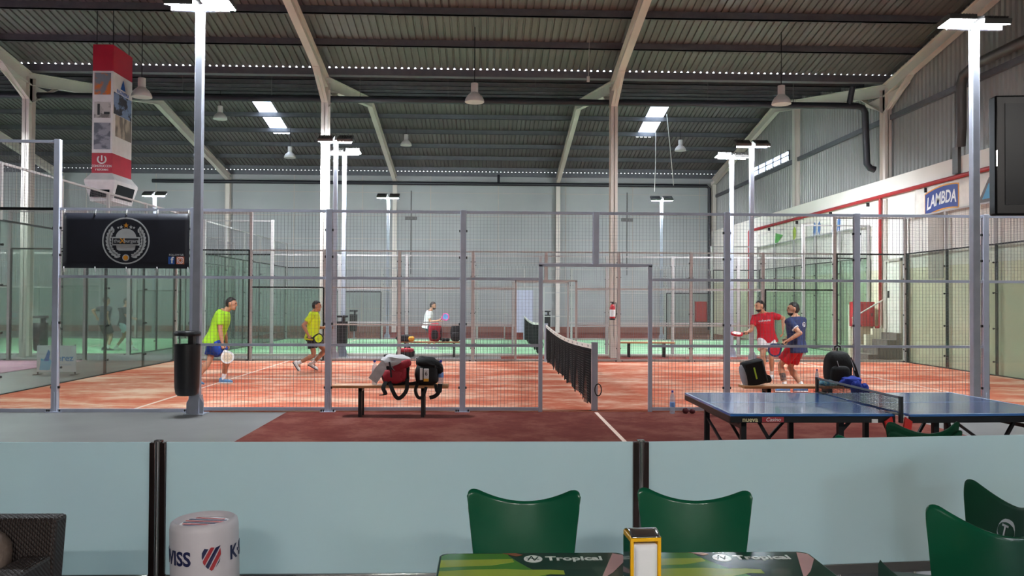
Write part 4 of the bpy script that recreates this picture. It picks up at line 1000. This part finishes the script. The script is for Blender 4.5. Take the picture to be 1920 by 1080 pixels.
def frame_(y0, y1, w, h, th, zz=0):
    b = MB(); b.box(-w,-w+th,y0,y1,zz,h-.012); b.box(w-th,w,y0,y1,zz,h-.012); b.box(-w,w,y0,y1,zz,zz+th*.5); b.box(-w,w,y0,y1,h-th*1.4,h); return b
frame_(-.05,.05,.052,.165,.012).obj('body', 'yellow', t, bevel=.006)
MB().box(-.053,-.0515,-.045,.045,.01,.15).obj('side_print', 'tab_base', t, smooth=False)
b = MB(); b.grid(lambda u, v: (-.049+.098*u, -.052+.104*v, .164+.016*math.sin(PI*v)), 6, 10); o = b.obj('steel_top', 'chrome', t, fix=False); m = o.modifiers.new('s', 'SOLIDIFY'); m.thickness = .003
MB().box(-.04,.04,-.046,.042,.008,.138).obj('napkins', 'paper', t, bevel=.003)
b = MB(); b.grid(lambda u, v: (-.036+.072*u, -.049-.003*math.sin(v*3), .012+.124*v), 4, 8); o = b.obj('front_napkin', 'paper', t, fix=False); m = o.modifiers.new('s', 'SOLIDIFY'); m.thickness = .001

def chair_shell(m):
    b = MB()
    prof = [(.235,.405),(.22,.505),(.17,.447),(.08,.44),(0,.432),(-.09,.43),(-.155,.437),(-.195,.465),(-.215,.52),(-.232,.60),(-.25,.68),(-.266,.75),(-.28,.81)]
    wid = [.19,.205,.212,.215,.212,.205,.2,.2,.205,.215,.225,.235,.24]
    n = len(prof)-1
    def S(u, v):
        f = v*n; i = min(int(f), n-1); k = f-i
        y = prof[i][0]*(1-k)+prof[i+1][0]*k; z = prof[i][1]*(1-k)+prof[i+1][1]*k; w = wid[i]*(1-k)+wid[i+1]*k
        x = (u*2-1); s = max(0, (v-.55)/.45); s = s*s*(3-2*s); fr = max(0, 1-v/.25)
        a = abs(x)
        if a > .8 and v > .88: q = (a-.8)/.2; z -= .05*(1-math.sqrt(max(0,1-q*q)))*((v-.88)/.12)
        y += .075*s*x*x-.02*fr*x*x; z += .088*x*x*max(0,(v-.72)/.28)**1.5+.006*(1-s)*x*x
        return (x*w, y, z)
    b.grid(lambda u, v: S(.5-.5*math.cos(PI*u), v), 40, 44)
    return b
def chair(x, y, deg, label, m='chair', z=0., group=None, logo=False, legs=True):
    t = thing('cafe_chair', label, 'chair', (x, y, z), math.radians(deg), group)
    o = chair_shell(m).obj('shell', m, t, fix=False, ang=60); s = o.modifiers.new('s', 'SOLIDIFY'); s.thickness = .009; s.offset = 0
    for sx in (-1,1):
        b = MB(); b.tube([(sx*.14,.05,.425),(sx*.17,.12,.41),(sx*.19,.17,.3),(sx*.215,.2,.0)], .011, 10); b.obj('leg', 'chrome', t)
        b = MB(); b.tube([(sx*.14,-.02,.42),(sx*.165,-.08,.4),(sx*.19,-.15,.28),(sx*.215,-.22,.0)], .011, 10); b.obj('leg', 'chrome', t)
    if logo:
        MB().ell((0,-.249,.70), (.075,0,0), (0,.006,.001), (0,-.012,.05), 24, 8).obj('emblem', 'silver', t)
        MB().ell((0,-.2455,.70), (.06,0,0), (0,.005,.001), (0,-.010,.038), 24, 8).obj('emblem_field', 'chair_dark', t)
        text('T', .07, 'silver', t, (0,-.239,.70), -X3, V((0,-.2,1)), .02)
    return t
# rotation 0: the sitter faces +y; 180: faces the bar
chair(-1.515, -8.98, 176, 'glossy green chair behind the left green table')
chair(-.80, -8.98, 171, 'glossy green chair behind the right green table, in front of a railing post')
chair(.0, -9.32, 110, 'glossy green chair in the near right corner with bright reflections on its back')
chair(.33, -8.80, 88, 'dark green chair with an oval emblem at the right edge', 'chair_dark', logo=True)
chair(1.11, -6.98, 2, 'dark green chair beyond the railing, lower one of a stack of two', 'chair_dark', group=None)
chair(1.11, -6.95, 2, 'dark green chair beyond the railing, upper one of a stack of two', 'chair_dark', z=.05)
chair(.74, -7.2, -12, 'green chair hidden behind the railing with only a corner showing')
# printed pouf
t = thing('printed_pouf', 'white cylindrical pouf printed with dark blue letters and a striped shield', 'pouf', (-2.965, -8.37, 0))
t.rotation_euler = (0, math.radians(-1.5), 0)
MB().lathe([(0,.0),(.14,.0),(.152,.012),(.153,.3),(.153,.62),(.148,.645),(.135,.655),(.12,.648),(.112,.632),(0,.63)], 48).obj('body', 'white_vinyl', t)
fwd = V((-1.6706+2.965, -12.257+8.37, 0)); a0 = math.atan2(fwd.y, fwd.x)
def onc(x, z, r=.1545): a = a0+x/r; return V((r*math.cos(a), r*math.sin(a), z))
def wr(zc, xo): return lambda x, y, z: onc(x+xo, zc+y, .1542+z)
text('K·SWISS', .088, 'navy', t, (0,0,0), X3, Z3, .03, warp=wr(.505,-.21), xs=.95); text('K·SWISS', .088, 'navy', t, (0,0,0), X3, Z3, .03, warp=wr(.505,.27), xs=.95)
def patch(poly, zc, m, name):
    vs = []
    b = MB(); n = len(poly); R = [[onc(x, zc+z, .1545) for x, z in poly], [onc(x, zc+z, .1568) for x, z in poly]]; b.rings(R); return b.obj(name, m, t, smooth=False)
def clip_poly(poly, f):
    out = []
    for p, q in zip(poly, poly[1:]+poly[:1]):
        a, c = f(p), f(q)
        if a >= 0: out.append(p)
        if a*c < 0: k = a/(a-c); out.append((p[0]+(q[0]-p[0])*k, p[1]+(q[1]-p[1])*k))
    return out
sh = [(-.04,.05),(-.015,.044),(0,.05),(.02,.046),(.04,.052),(.043,.01),(.035,-.02),(.018,-.042),(0,-.055),(-.02,-.04),(-.036,-.018),(-.042,.01)]
nx, nz = .86, -.5
for k, m in enumerate(('navy','redp','navy','redp','navy')):
    lo = -.05+.0215*k; hi = lo+.0165
    pg = clip_poly(clip_poly(sh, lambda p: p[0]*nx+p[1]*nz-lo), lambda p: hi-(p[0]*nx+p[1]*nz))
    if len(pg) > 2: patch([(x+.03, z) for x, z in pg], .505, m, 'shield_stripe')
for k in range(7):
    y = -.085+.026*k; w = math.sqrt(max(0, .108**2-y*y)); b = MB(); b.obox((.0,y+.005,.633), (w*.95,-.02,0), (0,.007,0), (0,0,.0015)); b.obj('top_stripe', 'navy' if k % 2 else 'redp', t, smooth=False)
# rattan armchair
t = thing('rattan_armchair', 'dark brown rattan armchair with a grey cushion in the near left corner', 'armchair', (-3.88, -9.1, 0))
MB().box(.3,.42,-.38,.3,.05,.62).obj('arm', 'rattan', t, bevel=.015); MB().box(-.42,-.3,-.38,.3,.05,.62).obj('arm', 'rattan', t, bevel=.015)
b = MB(); b.obox((0,.33,.40), (.42,0,0), (0,.05,0), (0,.05,.36)); b.obj('backrest', 'rattan', t, bevel=.015)
MB().box(-.3,.3,-.36,.3,.05,.3).obj('seat_base', 'rattan', t, bevel=.01)
MB().ell((0,-.05,.36), (.295,0,0), (0,.32,0), (0,0,.07), 20, 10, .4).obj('seat_cushion', 'cushion', t)
MB().ell((.0,.2,.55), (.285,0,0), (0,.09,.0), (0,.06,.19), 20, 12, .5).obj('back_cushion', 'cushion', t)
for sx in (-1,1):
    for y in (-.34,.26): MB().box(sx*.36-.03,sx*.36+.03,y-.03,y+.03,0,.05).obj('foot', 'black', t)
# television
t = thing('television', 'black flat television hanging at the upper right edge', 'television', (1.045, -8.76, 2.335), math.radians(-6))
MB().box(-.465,.465,-.03,.03,-.265,.265).obj('frame', mat('black_bezel', (7,7,9), .35, spec=.2), t, bevel=.008)
MB().box(-.425,.425,-.033,-.029,-.22,.228).obj('screen', 'screen', t, smooth=False)
b = MB(); b.box(-.12,.12,.03,.06,-.12,.12); b.box(-.03,.03,.06,.14,-.03,.03); b.tube([(0,.13,0),(0,.13,EV-2.34)], .03, 12); b.obj('ceiling_mount', 'black_metal', t)
b = MB(); b.box(-.463,-.458,-.034,-.03,-.05,.02); b.obj('indicator', 'chrome', t)
# bar ceiling fittings (behind and above the viewpoint)
for x, y, lab in ((-3.2,-14.6,'fluorescent fitting over the bar, left'),(-.4,-14.6,'fluorescent fitting over the bar, middle'),(2.6,-14.6,'fluorescent fitting over the bar, right')):
    t = thing('ceiling_light', lab, 'lamp', (x, y, 3.6), 0, 'fluorescent fittings over the bar')
    MB().box(-.7,.7,-.09,.09,0,.06).obj('housing', 'lampgrey', t, bevel=.004); MB().cyl((-.62,0,-.03), (.62,0,-.03), .03, n=12).obj('tube', 'tube', t)
    b = MB(); b.wire((-.5,0,.06), (-.5,0,EV-3.6), .005); b.wire((.5,0,.06), (.5,0,EV-3.6), .005); b.obj('wire', 'black', t, smooth=False)

# ------------------------------------------------------------------ people
K['skin'] = mat('skin', (198,146,116), .55, var=.06, scale=(14,14,14)); K['skin_tan'] = mat('tanned_skin', (172,118,90), .55, var=.06, scale=(14,14,14))
K['hair'] = mat('dark_hair', (30,24,22), .6, bump=.4, scale=(60,60,60)); K['eye'] = mat('eye', (40,30,26), .2)
K['lip'] = mat('lip', (160,90,80), .5)
def ik(a, c, l1, l2, hint):
    d = c-a; L = d.length
    if L > (l1+l2)*.998: c = a+d*((l1+l2)*.998/L); d = c-a; L = d.length
    u = d/L; h = V(hint); h = h-u*h.dot(u)
    h = h.normalized() if h.length > 1e-4 else V((0,0,1))
    x = (l1*l1-l2*l2+L*L)/(2*L); y = math.sqrt(max(0, l1*l1-x*x))
    return a+u*x+h*y, c
def cap_(b, p, q, r0, r1, n=12):
    p, q = V(p), V(q); d = q-p; L = d.length
    if L < 1e-5: return
    d /= L; a, c = b.frame(d); R = []
    for k in range(4): t = (PI/2)*(1-k/4)*.98; R.append(b.circ(p-d*r0*math.sin(t), a*r0*math.cos(t), c*r0*math.cos(t), n))
    for k in range(4): t = (PI/2)*(k/3)*.98; R.append(b.circ(q+d*r1*math.sin(t), a*r1*math.cos(t), c*r1*math.cos(t), n))
    b.rings(R)
def limb(b, pts, rs):
    for i in range(len(pts)-1): cap_(b, pts[i], pts[i+1], rs[i], rs[i+1])
def flat_loft(b, pts, rs, n=14):
    b.tube(pts, rs, n)
def person(loc, label, S):
    t = thing('person', label, 'person', loc, 0, S.get('group'))
    fw = V(S['fwd']).normalized(); pel, sh = V(S['pel']), V(S['sh'])
    up = (sh-pel).normalized(); sd = fw.cross(up).normalized(); fw = up.cross(sd)           # sd = person's right
    pf = V(S.get('pfwd', S['fwd'])).normalized(); ps = pf.cross(Z3).normalized()
    hf = V(S['hf']).normalized(); hs = hf.cross(Z3).normalized(); hu = hs.cross(hf); hs, hf, hu = hs*1.1, hf*1.08, hu*1.08
    g = S.get('girth', 1.); body = MB()
    tl = (sh-pel).length
    def ring(f, w, d, off=0.): 
        c = pel+up*tl*f+fw*off; s2 = ps.lerp(sd, max(0, min(1, f))).normalized(); f2 = up.cross(s2)*-1
        return body.circ(c, s2*w*g, f2*d*g, 20)
    tors = [(-.2,.10,.09,-.01),(-.1,.155,.115,-.015),(.05,.165,.115,-.01),(.25,.145,.105,0),(.45,.15,.108,.005),(.68,.172,.118,.005),(.85,.18,.105,0),(.98,.155,.085,-.005),(1.06,.09,.07,-.005),(1.13,.055,.055,0)]
    body.rings([ring(*q) for q in tors])
    hr = V(S['head'])-Z3*.03; neck0 = sh+up*.0; limb(body, [neck0, hr-hu*.05-hf*.012], [.07,.058])
    # head
    body.ell(hr+hu*.012-hf*.008, hs*.074, hf*.094, hu*.100, 20, 14)
    body.ell(hr+hf*.03-hu*.055, hs*.054, hf*.058, hu*.058, 16, 12); cap_(body, hr+hf*.068-hu*.095, hr+hf*.06-hu*.085, .02, .03)
    cap_(body, hr+hf*.085+hu*.016, hr+hf*.099-hu*.022, .009, .0125); cap_(body, hr+hf*.078+hu*.035-hs*.03, hr+hf*.078+hu*.035+hs*.03, .014, .014)
    for k in (-1,1): body.ell(hr+hs*.076*k-hf*.012-hu*.005, hs*.012, hf*.02, hu*.032, 10, 8)
    limbs = {}
    for nm, k in (('L',-1),('R',1)):
        s0 = sh+sd*.172*k*g-up*.045; h = V(S['hand'+nm]); e, h = ik(s0, h, .295, .265, S.get('eh'+nm, (0,0,-1)))
        limb(body, [s0, s0.lerp(e,.4), e], [.058,.05*g,.04]); limb(body, [e, e.lerp(h,.35), h], [.042,.043,.027])
        fd = (h-e).normalized(); ax = S.get('grip'+nm)
        if ax:
            ax = V(ax).normalized(); nn = fd.cross(ax)
            nn = nn.normalized() if nn.length > .1 else ax.cross(Z3).normalized()
            f2 = ax.cross(nn).normalized(); gc = h+fd*.055
            pal = gc-nn*.028; body.ell(pal, ax*.042, f2*.045, nn*.017, 12, 8)
            for i in range(4):
                o = gc+ax*(-.032+.0215*i); r = .027
                P = [o+(-nn*math.cos(a)+f2*math.sin(a))*r for a in (.7, 1.5, 2.4, 3.3, 4.2)]
                limb(body, P, [.0098,.0095,.009,.0088,.0085])
            limb(body, [pal-f2*.03+ax*.03, gc-f2*.034+ax*.03, gc-f2*.018+ax*.034+nn*.028], [.012,.011,.0095])
            limbs['g'+nm] = (gc, ax, nn)
        else:
            pn = V(S.get('palm'+nm, sd*-k)); pn = (pn-fd*pn.dot(fd)).normalized(); ss = fd.cross(pn)
            pc = h+fd*.045; body.ell(pc, ss*.04, fd*.05, pn*.016, 12, 8)
            for i, (ln, of) in enumerate(((.062,-.03),(.075,-.0105),(.08,.0095),(.072,.029))):
                p0 = pc+fd*.035+ss*of; p1 = p0+fd*ln*.45+pn*.008*(i % 2+1)+ss*of*.15; p2 = p1+fd*ln*.32+pn*.02; p3 = p2+fd*ln*.2+pn*.024
                limb(body, [p0,p1,p2,p3], [.0105,.0098,.009,.0082])
            limb(body, [h+fd*.015+ss*.028, h+fd*.045+ss*.058+pn*.012, h+fd*.075+ss*.066+pn*.024], [.014,.0115,.0095])
        limbs[nm] = (s0, e, h)
    for nm, k in (('L',-1),('R',1)):
        h0 = pel+ps*.09*k-Z3*.0; a = V(S['foot'+nm]); kn, a = ik(h0, a, .43, .42, S.get('kh'+nm, pf))
        limb(body, [h0, h0.lerp(kn,.45), kn], [.088*g,.074*g,.052]); limb(body, [kn, kn.lerp(a,.3), a], [.05,.056*g,.034])
        td = V(S.get('toe'+nm, (pf.x,pf.y,0))).normalized(); limb(body, [a, a+td*.05-Z3*.02], [.034,.034])
        limbs['l'+nm] = (h0, kn, a, td)
    remesh(body, 'body', S.get('skin','skin'), t, .0075, 2, .35)
    for k in (-1,1):
        MB().ell(hr+hf*.080+hs*.03*k+hu*.014, hs*.013, hf*.009, hu*.008, 10, 6).obj('eye', 'eye', t)
    MB().ell(hr+hf*.088-hu*.058, hs*.022, hf*.006, hu*.006, 12, 6).obj('mouth', 'lip', t)
    # hair: shell over the skull, cut back at the face
    ln = S.get('hair', 1.08)-.01
    def hk(x, y, z):
        line = .58 if y > .45 else (.12+.9*max(0,y) if y > -.15 else -.75)
        if abs(x) > .75 and y > -.25: line = max(line, .12)
        return ln*(1+.02*math.sin(9*x)*math.sin(8*z)) if z > line else .86
    MB().ell(hr+hu*.014-hf*.008, hs*.074, hf*.094, hu*.102, 40, 28, 1., hk).obj('hair', S.get('hairm','hair'), t)
    if S.get('beard'):
        def bk(x, y, z): return 1.07 if (z < -.05 and y > -.55) else .8
        MB().ell(hr+hf*.03-hu*.057, hs*.055, hf*.06, hu*.060, 24, 16, 1., bk).obj('beard', 'hair', t)
    # shirt
    b = MB(); body = b
    hem = S.get('hem', -.14)
    st = [(hem,.2,.15,-.012),(.0,.192,.142,-.01),(.25,.165,.125,0),(.45,.168,.127,.005),(.68,.186,.133,.005),(.85,.198,.122,0),(.98,.178,.106,-.005),(1.07,.105,.088,-.005),(1.09,.072,.07,0)]
    b.rings([ring(*q) for q in st])
    for nm in 'LR':
        s0, e, h = limbs[nm]; sl = S.get('sleeve', .62)
        b.tube([s0.lerp(sh,.6)-up*.03, s0, s0.lerp(e,sl*.6), s0.lerp(e,sl)], [.08,.082,.071,.068], 14)
    shirt = remesh(b, 'shirt', S['shirt'], t, .011, 3, .5)
    # shorts
    b = MB(); body = b
    b.rings([ring(*q) for q in ((.12,.158,.114,-.008),(-.02,.17,.124,-.012),(-.12,.17,.13,-.015),(-.2,.12,.11,-.01))])
    for nm in 'LR':
        h0, kn, a, td = limbs['l'+nm]; sl = S.get('short', .7)
        flat = [h0-(kn-h0)*.05, h0.lerp(kn,.3), h0.lerp(kn,min(sl,.98))]
        rs = [.1*g,.105*g,.102*g]
        if sl > 1: flat += [kn.lerp(a,.02), kn.lerp(a,sl-1)]; rs += [.082,.07]
        b.tube(flat, rs, 16)
    shorts = remesh(b, S.get('bottom','shorts'), S['shorts'], t, .011, 3, .5)
    for nm in 'LR':
        h0, kn, a, td = limbs['l'+nm]
        sk = (a-kn).normalized(); MB().tube([a-sk*.1, a-sk*.03, a+sk*.02], [.045,.041,.04], 14).obj('sock', S.get('sock','white'), t)
        sdn = td.cross(Z3); sdn = sdn.normalized() if sdn.length > .1 else ps; un = sdn.cross(td)
        base = a-un*.04
        R = []
        for y, w, h, z in ((-.085,.018,.02,.0),(-.075,.034,.045,.008),(-.03,.04,.058,.018),(.03,.042,.045,.008),(.09,.047,.032,-.004),(.14,.043,.026,-.01),(.175,.026,.018,-.014),(.183,.008,.008,-.014)):
            R.append(b.circ(base+td*y+un*z, sdn*w, un*h, 14))
        MB().rings(R).obj('shoe', S.get('shoe','white'), t)
        R = []
        for y, w in ((-.088,.02),(-.07,.038),(0,.042),(.09,.05),(.14,.045),(.18,.024)):
            c = base+td*y-un*.036; R.append([c+sdn*w+un*.01, c-sdn*w+un*.01, c-sdn*w-un*.008, c+sdn*w-un*.008])
        MB().rings(R).obj('shoe_sole', S.get('sole','white'), t, ang=60)
    return t, limbs, (pel, sh, up, sd, fw), shirt, shorts
def racket(gc, ax, nn, loc, label, m1, m2, flip=1):
    """padel racket: origin at the grip, ax along the handle toward the head"""
    ax = V(ax).normalized(); nn = V(nn); nn = (nn-ax*nn.dot(ax)).normalized(); sd = ax.cross(nn)
    t = thing('padel_racket', label, 'racket', V(loc)+V(gc))
    MB().cyl(-ax*.06, ax*.08, .017, n=14).obj('grip', 'black', t, bevel=.004)
    MB().cyl(-ax*.07, -ax*.058, .021, n=14).obj('grip_cap', 'black', t)
    prof = []
    for i in range(36):
        a = 2*PI*i/36; r = .128; x = r*math.sin(a); y = .215-r*1.02*math.cos(a)
        if math.cos(a) > .2: x *= 1-.55*((math.cos(a)-.2)/.8)**1.2; y -= .02*(math.cos(a)-.2)
        prof.append((x, y))
    b = MB(); b.rings([[ax*y+sd*x*.97-nn*.019 for x, y in prof], [ax*(y)+sd*x-nn*.012 for x, y in prof], [ax*y+sd*x+nn*.012 for x, y in prof], [ax*y+sd*x*.97+nn*.019 for x, y in prof]])
    hd = b.obj('head', m1, t)
    b = MB()
    for s in (-1,1):
        q = [(x*.74, .225+(y-.215)*.72) for x, y in prof]
        b.rings([[ax*y+sd*x+nn*s*.0195 for x, y in q], [ax*y+sd*x+nn*s*.0205 for x, y in q]])
    b.obj('face_print', m2, hd, smooth=False)
    b = MB()
    for i in range(-3,4):
        for j in range(-3,4):
            if i*i+j*j < 9:
                for s in (-1,1): c = ax*(.235+j*.022)+sd*i*.022+nn*s*.0206; b.cyl(c, c+nn*s*.0004, .005, n=8)
    b.obj('hole', 'black', hd, smooth=False)
    c = MB(); c.tube([-ax*.07, -ax*.1+sd*.02, -ax*.12, -ax*.07-sd*.005], .003, 5); c.obj('wrist_cord', 'black', t)
    return t
K['lime'] = mat('lime_green_shirt', (168,224,44), .85, bump=.25, scale=(9,9,9)); K['yellow_lime'] = mat('fluorescent_yellow_shirt', (206,226,40), .85, bump=.25, scale=(9,9,9))
K['royal_s'] = mat('royal_blue_shorts', (24,66,160), .85, bump=.25, scale=(9,9,9)); K['black_s'] = mat('black_shorts', (26,26,32), .85, bump=.25, scale=(9,9,9))
K['red_s'] = mat('red_sports_shirt', (196,30,48), .85, bump=.25, scale=(9,9,9)); K['white_s'] = mat('white_sportswear', (228,226,226), .85, bump=.25, scale=(9,9,9))
K['navy_s'] = mat('navy_sports_shirt', (40,52,92), .85, bump=.25, scale=(9,9,9)); K['grey_s'] = mat('dark_grey_shirt', (62,66,76), .85, bump=.25, scale=(9,9,9))
K['denim'] = mat('dark_grey_trousers', (64,70,84), .85, bump=.25, scale=(9,9,9)); K['shoe_blue'] = mat('blue_grey_shoe', (90,140,190), .6)
K['shoe_dark'] = mat('dark_shoe', (44,50,66), .6); K['pink'] = mat('pink_print', (230,70,150), .5); K['pale_face'] = mat('pale_racket_face', (224,206,180), .4); K['sky_s'] = mat('pale_blue_shorts', (170,206,216), .85)

# man in the lime shirt, left
loc = (-6.78, 4.0, .012)
S = dict(pel=(-.22,0,.84), sh=(-.04,0,1.39), fwd=(1,.05,-.15), pfwd=(1,0,0), head=(.11,0,1.60), hf=(1,.06,-.12), handR=(.03,-.24,.70), ehR=(-.5,-.3,0), handL=(-.06,.27,.80), ehL=(-1,.3,0), gripR=(.42,-.1,-.9),
    footR=(.0,-.1,.105), footL=(-.52,-.15,.10), toeR=(1,-.05,.0), toeL=(.95,0,-.2), khR=(1,0,0), khL=(1,0,.2), shirt='lime', shorts='royal_s', short=.72, shoe='shoe_blue', hair=1.1, girth=1.28)
t, L, fr, shirt, shorts = person(loc, 'man in a lime green shirt and blue shorts bending forward, holding a white racket', S)
racket(L['gR'][0], L['gR'][1], V((.25,-1,.2)), loc, 'white padel racket hanging from the hand of the man in lime green', 'white', 'pale_face')
# man in fluorescent yellow, running
loc = (-6.02, 7.0, .012)
S = dict(pel=(.31,0,.79), sh=(.35,0,1.33), fwd=(1,-.05,-.05), pfwd=(1,0,0), head=(.41,0,1.54), hf=(1,.1,-.08), handR=(.28,-.26,.83), ehR=(-1,-.2,0), handL=(.62,.2,1.0), ehL=(-.3,.2,-1), gripR=(.92,-.2,-.1),
    footR=(.0,-.1,.17), footL=(.30,.1,.15), toeR=(.55,0,-.8), toeL=(.85,0,-.45), khR=(1,0,.2), khL=(1,0,.6), shirt='yellow_lime', shorts='black_s', short=.62, shoe='white', sole='shoe_dark', hair=1.06, skin='skin_tan', girth=1.14)
t, L, fr, shirt, shorts = person(loc, 'man in a fluorescent yellow shirt and black shorts running to the right', S)
racket(L['gR'][0], L['gR'][1], V((0,-1,.2)), loc, 'black and yellow padel racket of the running man, partly behind the post', 'black', 'yellow_lime')
# man in red
loc = (4.41, 5.2, .012)
S = dict(pel=(.03,0,.87), sh=(-.07,-.04,1.38), fwd=(-.45,-.88,-.1), pfwd=(-.35,-.9,0), head=(-.17,-.1,1.60), hf=(-.97,-.2,-.14), handR=(-.50,-.25,1.0), ehR=(.2,.3,-1), handL=(.34,-.1,1.06), ehL=(.8,.3,-.2), gripR=(-.9,-.3,-.05),
    footR=(-.08,-.1,.09), footL=(.17,.1,.09), toeR=(-.5,-.85,0), toeL=(-.3,-.9,0), shirt='red_s', shorts='white_s', short=.66, shoe='white', hair=1.04, beard=True, hem=-.14, girth=1.12)
t, L, fr, shirt, shorts = person(loc, 'bearded man in a red shirt and white shorts with both arms spread', S)
racket(L['gR'][0], L['gR'][1], V((0,-.3,1)), loc, 'red padel racket held out low by the bearded man in red', 'red_s', 'pale_face')
pel, sh, up, sd, fw = fr
from mathutils.bvhtree import BVHTree
def bvh(o): return BVHTree.FromPolygons([v.co for v in o.data.vertices], [p.vertices for p in o.data.polygons])
bt = bvh(shirt); cd = V((-.25,-1,0)).normalized(); cs = -cd.cross(Z3).normalized()
def on_chest(x, y, z):
    o = pel+up*(sh-pel).length*.76+cs*x+Z3*(y+.12*x)+cd*.5
    h = bt.ray_cast(o, -cd)[0]
    return (h if h else o-cd*.34)+cd*(.002+z)
text('ochouno', .07, 'white', shirt, (0,0,0), X3, Z3, .02, ext=.002, warp=on_chest)
# man in navy, seen from behind
loc = (4.0, 2.6, .012)
S = dict(pel=(.08,0,.84), sh=(.06,0,1.35), fwd=(-.55,.83,-.05), pfwd=(-.75,.6,0), head=(.02,0.02,1.56), hf=(-.97,.2,.0), handL=(-.17,-.2,.95), ehL=(.7,-.5,-.3), handR=(.1,.36,.98), ehR=(.6,.4,-.2), gripL=(-.8,.05,-.6),
    footL=(-.15,-.05,.095), footR=(.20,.0,.095), toeL=(-.9,.1,0), toeR=(-.8,.1,0), shirt='navy_s', shorts='red_s', short=.78, shoe='shoe_blue', hair=1.09, beard=True, skin='skin', girth=1.2, hem=-.22)
t, L, fr, shirt, shorts = person(loc, 'bearded man in a navy shirt and red shorts seen from behind, looking left', S)
racket(L['gL'][0], L['gL'][1], V((.2,-1,.2)), loc, 'dark blue and red padel racket of the man in navy', 'navy_s', 'red_s')
pel, sh, up, sd, fw = fr
bt = bvh(shirt)
def on_back(x, z, r): 
    o = V((pel.x+.1+x, -.6, pel.z+.41+z)); h = bt.ray_cast(o, Y3)[0]
    return (h if h else o+Y3*.5)-Y3*r
bd = MB(); bd.rings([[on_back(.045*math.cos(2*PI*i/20), .045*math.sin(2*PI*i/20), r) for i in range(20)] for r in (.001,.005)])
bo = bd.obj('round_badge', 'white', shirt, smooth=False)
MB().tube([on_back(.026*math.cos(2*PI*i/16), .026*math.sin(2*PI*i/16), .006) for i in range(16)], .003, 5, True).obj('badge_ring', 'navy', bo)
h0, kn, an, td = L['lL']
MB().tube([kn.lerp(an,.12), kn.lerp(an,.35), kn.lerp(an,.7)], [.0535,.0585,.049], 16).obj('tattoo', mat('tattooed_skin', (132,106,92), .6, rgb2=(70,66,68), scale=(22,22,22), ramp=(.42,.55)), t)
s0, e, h = L['L']; MB().tube([s0.lerp(e,.55), s0.lerp(e,.62)], [.0695,.0685], 16).obj('sleeve_band', 'white', shirt)
# man in white at the back
loc = (-3.5, 15.1, .012)
S = dict(pel=(-.1,0,.78), sh=(-.02,0,1.26), fwd=(1,-.1,-.15), pfwd=(1,-.1,0), head=(.1,0,1.50), hf=(1,-.1,-.1), handR=(.28,-.2,.98), ehR=(-.6,-.2,-1), handL=(.3,.18,.92), ehL=(-.4,.3,-1), gripR=(.85,-.1,.5),
    footR=(.12,-.08,.09), footL=(-.12,.06,.09), toeR=(1,0,0), toeL=(1,0,0), khR=(1,0,0), shirt='white_s', shorts='denim', short=1.25, bottom='trousers', shoe='bag_grey', hair=1.08, beard=True, girth=1.1)
t, L, fr, shirt, shorts = person(loc, 'man in a white shirt and dark trousers on the far green court', S)
racket(L['gR'][0], L['gR'][1], V((0,-1,.2)), loc, 'pink and blue padel racket held up by the man in white', 'pink', 'shoe_blue')
# two players beyond the left glass
loc = (-13.7, 14.0, .012)
S = dict(pel=(-.02,0,.88), sh=(.02,0,1.39), fwd=(.5,.85,0), pfwd=(.4,.9,0), head=(.04,0,1.62), hf=(.8,.6,0), handR=(.2,-.2,.95), handL=(-.3,.1,1.05), ehR=(0,-1,0), ehL=(-1,0,-.5), footR=(.12,-.05,.09), footL=(-.04,.05,.09), toeR=(.7,.5,0), toeL=(.5,.8,0), shirt='grey_s', shorts='black_s', short=.8, shoe='shoe_dark', girth=1.1)
person(loc, 'man in dark shirt and black shorts seen from behind through the left glass wall', S)
loc = (-13.2, 14.3, .012)
S = dict(pel=(-.05,0,.85), sh=(0,0,1.35), fwd=(.8,-.6,-.1), pfwd=(.8,-.4,0), head=(.05,0,1.58), hf=(1,-.1,-.1), handR=(.33,-.1,1.02), ehR=(.1,.3,-1), handL=(-.1,.35,1.0), gripR=(.8,-.1,-.55), footR=(.26,-.05,.09), footL=(-.3,.05,.1), toeR=(1,-.1,0), toeL=(.9,0,0), shirt='grey_s', shorts='sky_s', short=.68, shoe='white')
t, L, fr, shirt, shorts = person(loc, 'man in dark shirt and pale shorts reaching right, seen through the left glass wall', S)
racket(L['gR'][0], L['gR'][1], V((0,-1,.2)), loc, 'dark racket of the player seen through the left glass wall', 'black', 'grey_s')
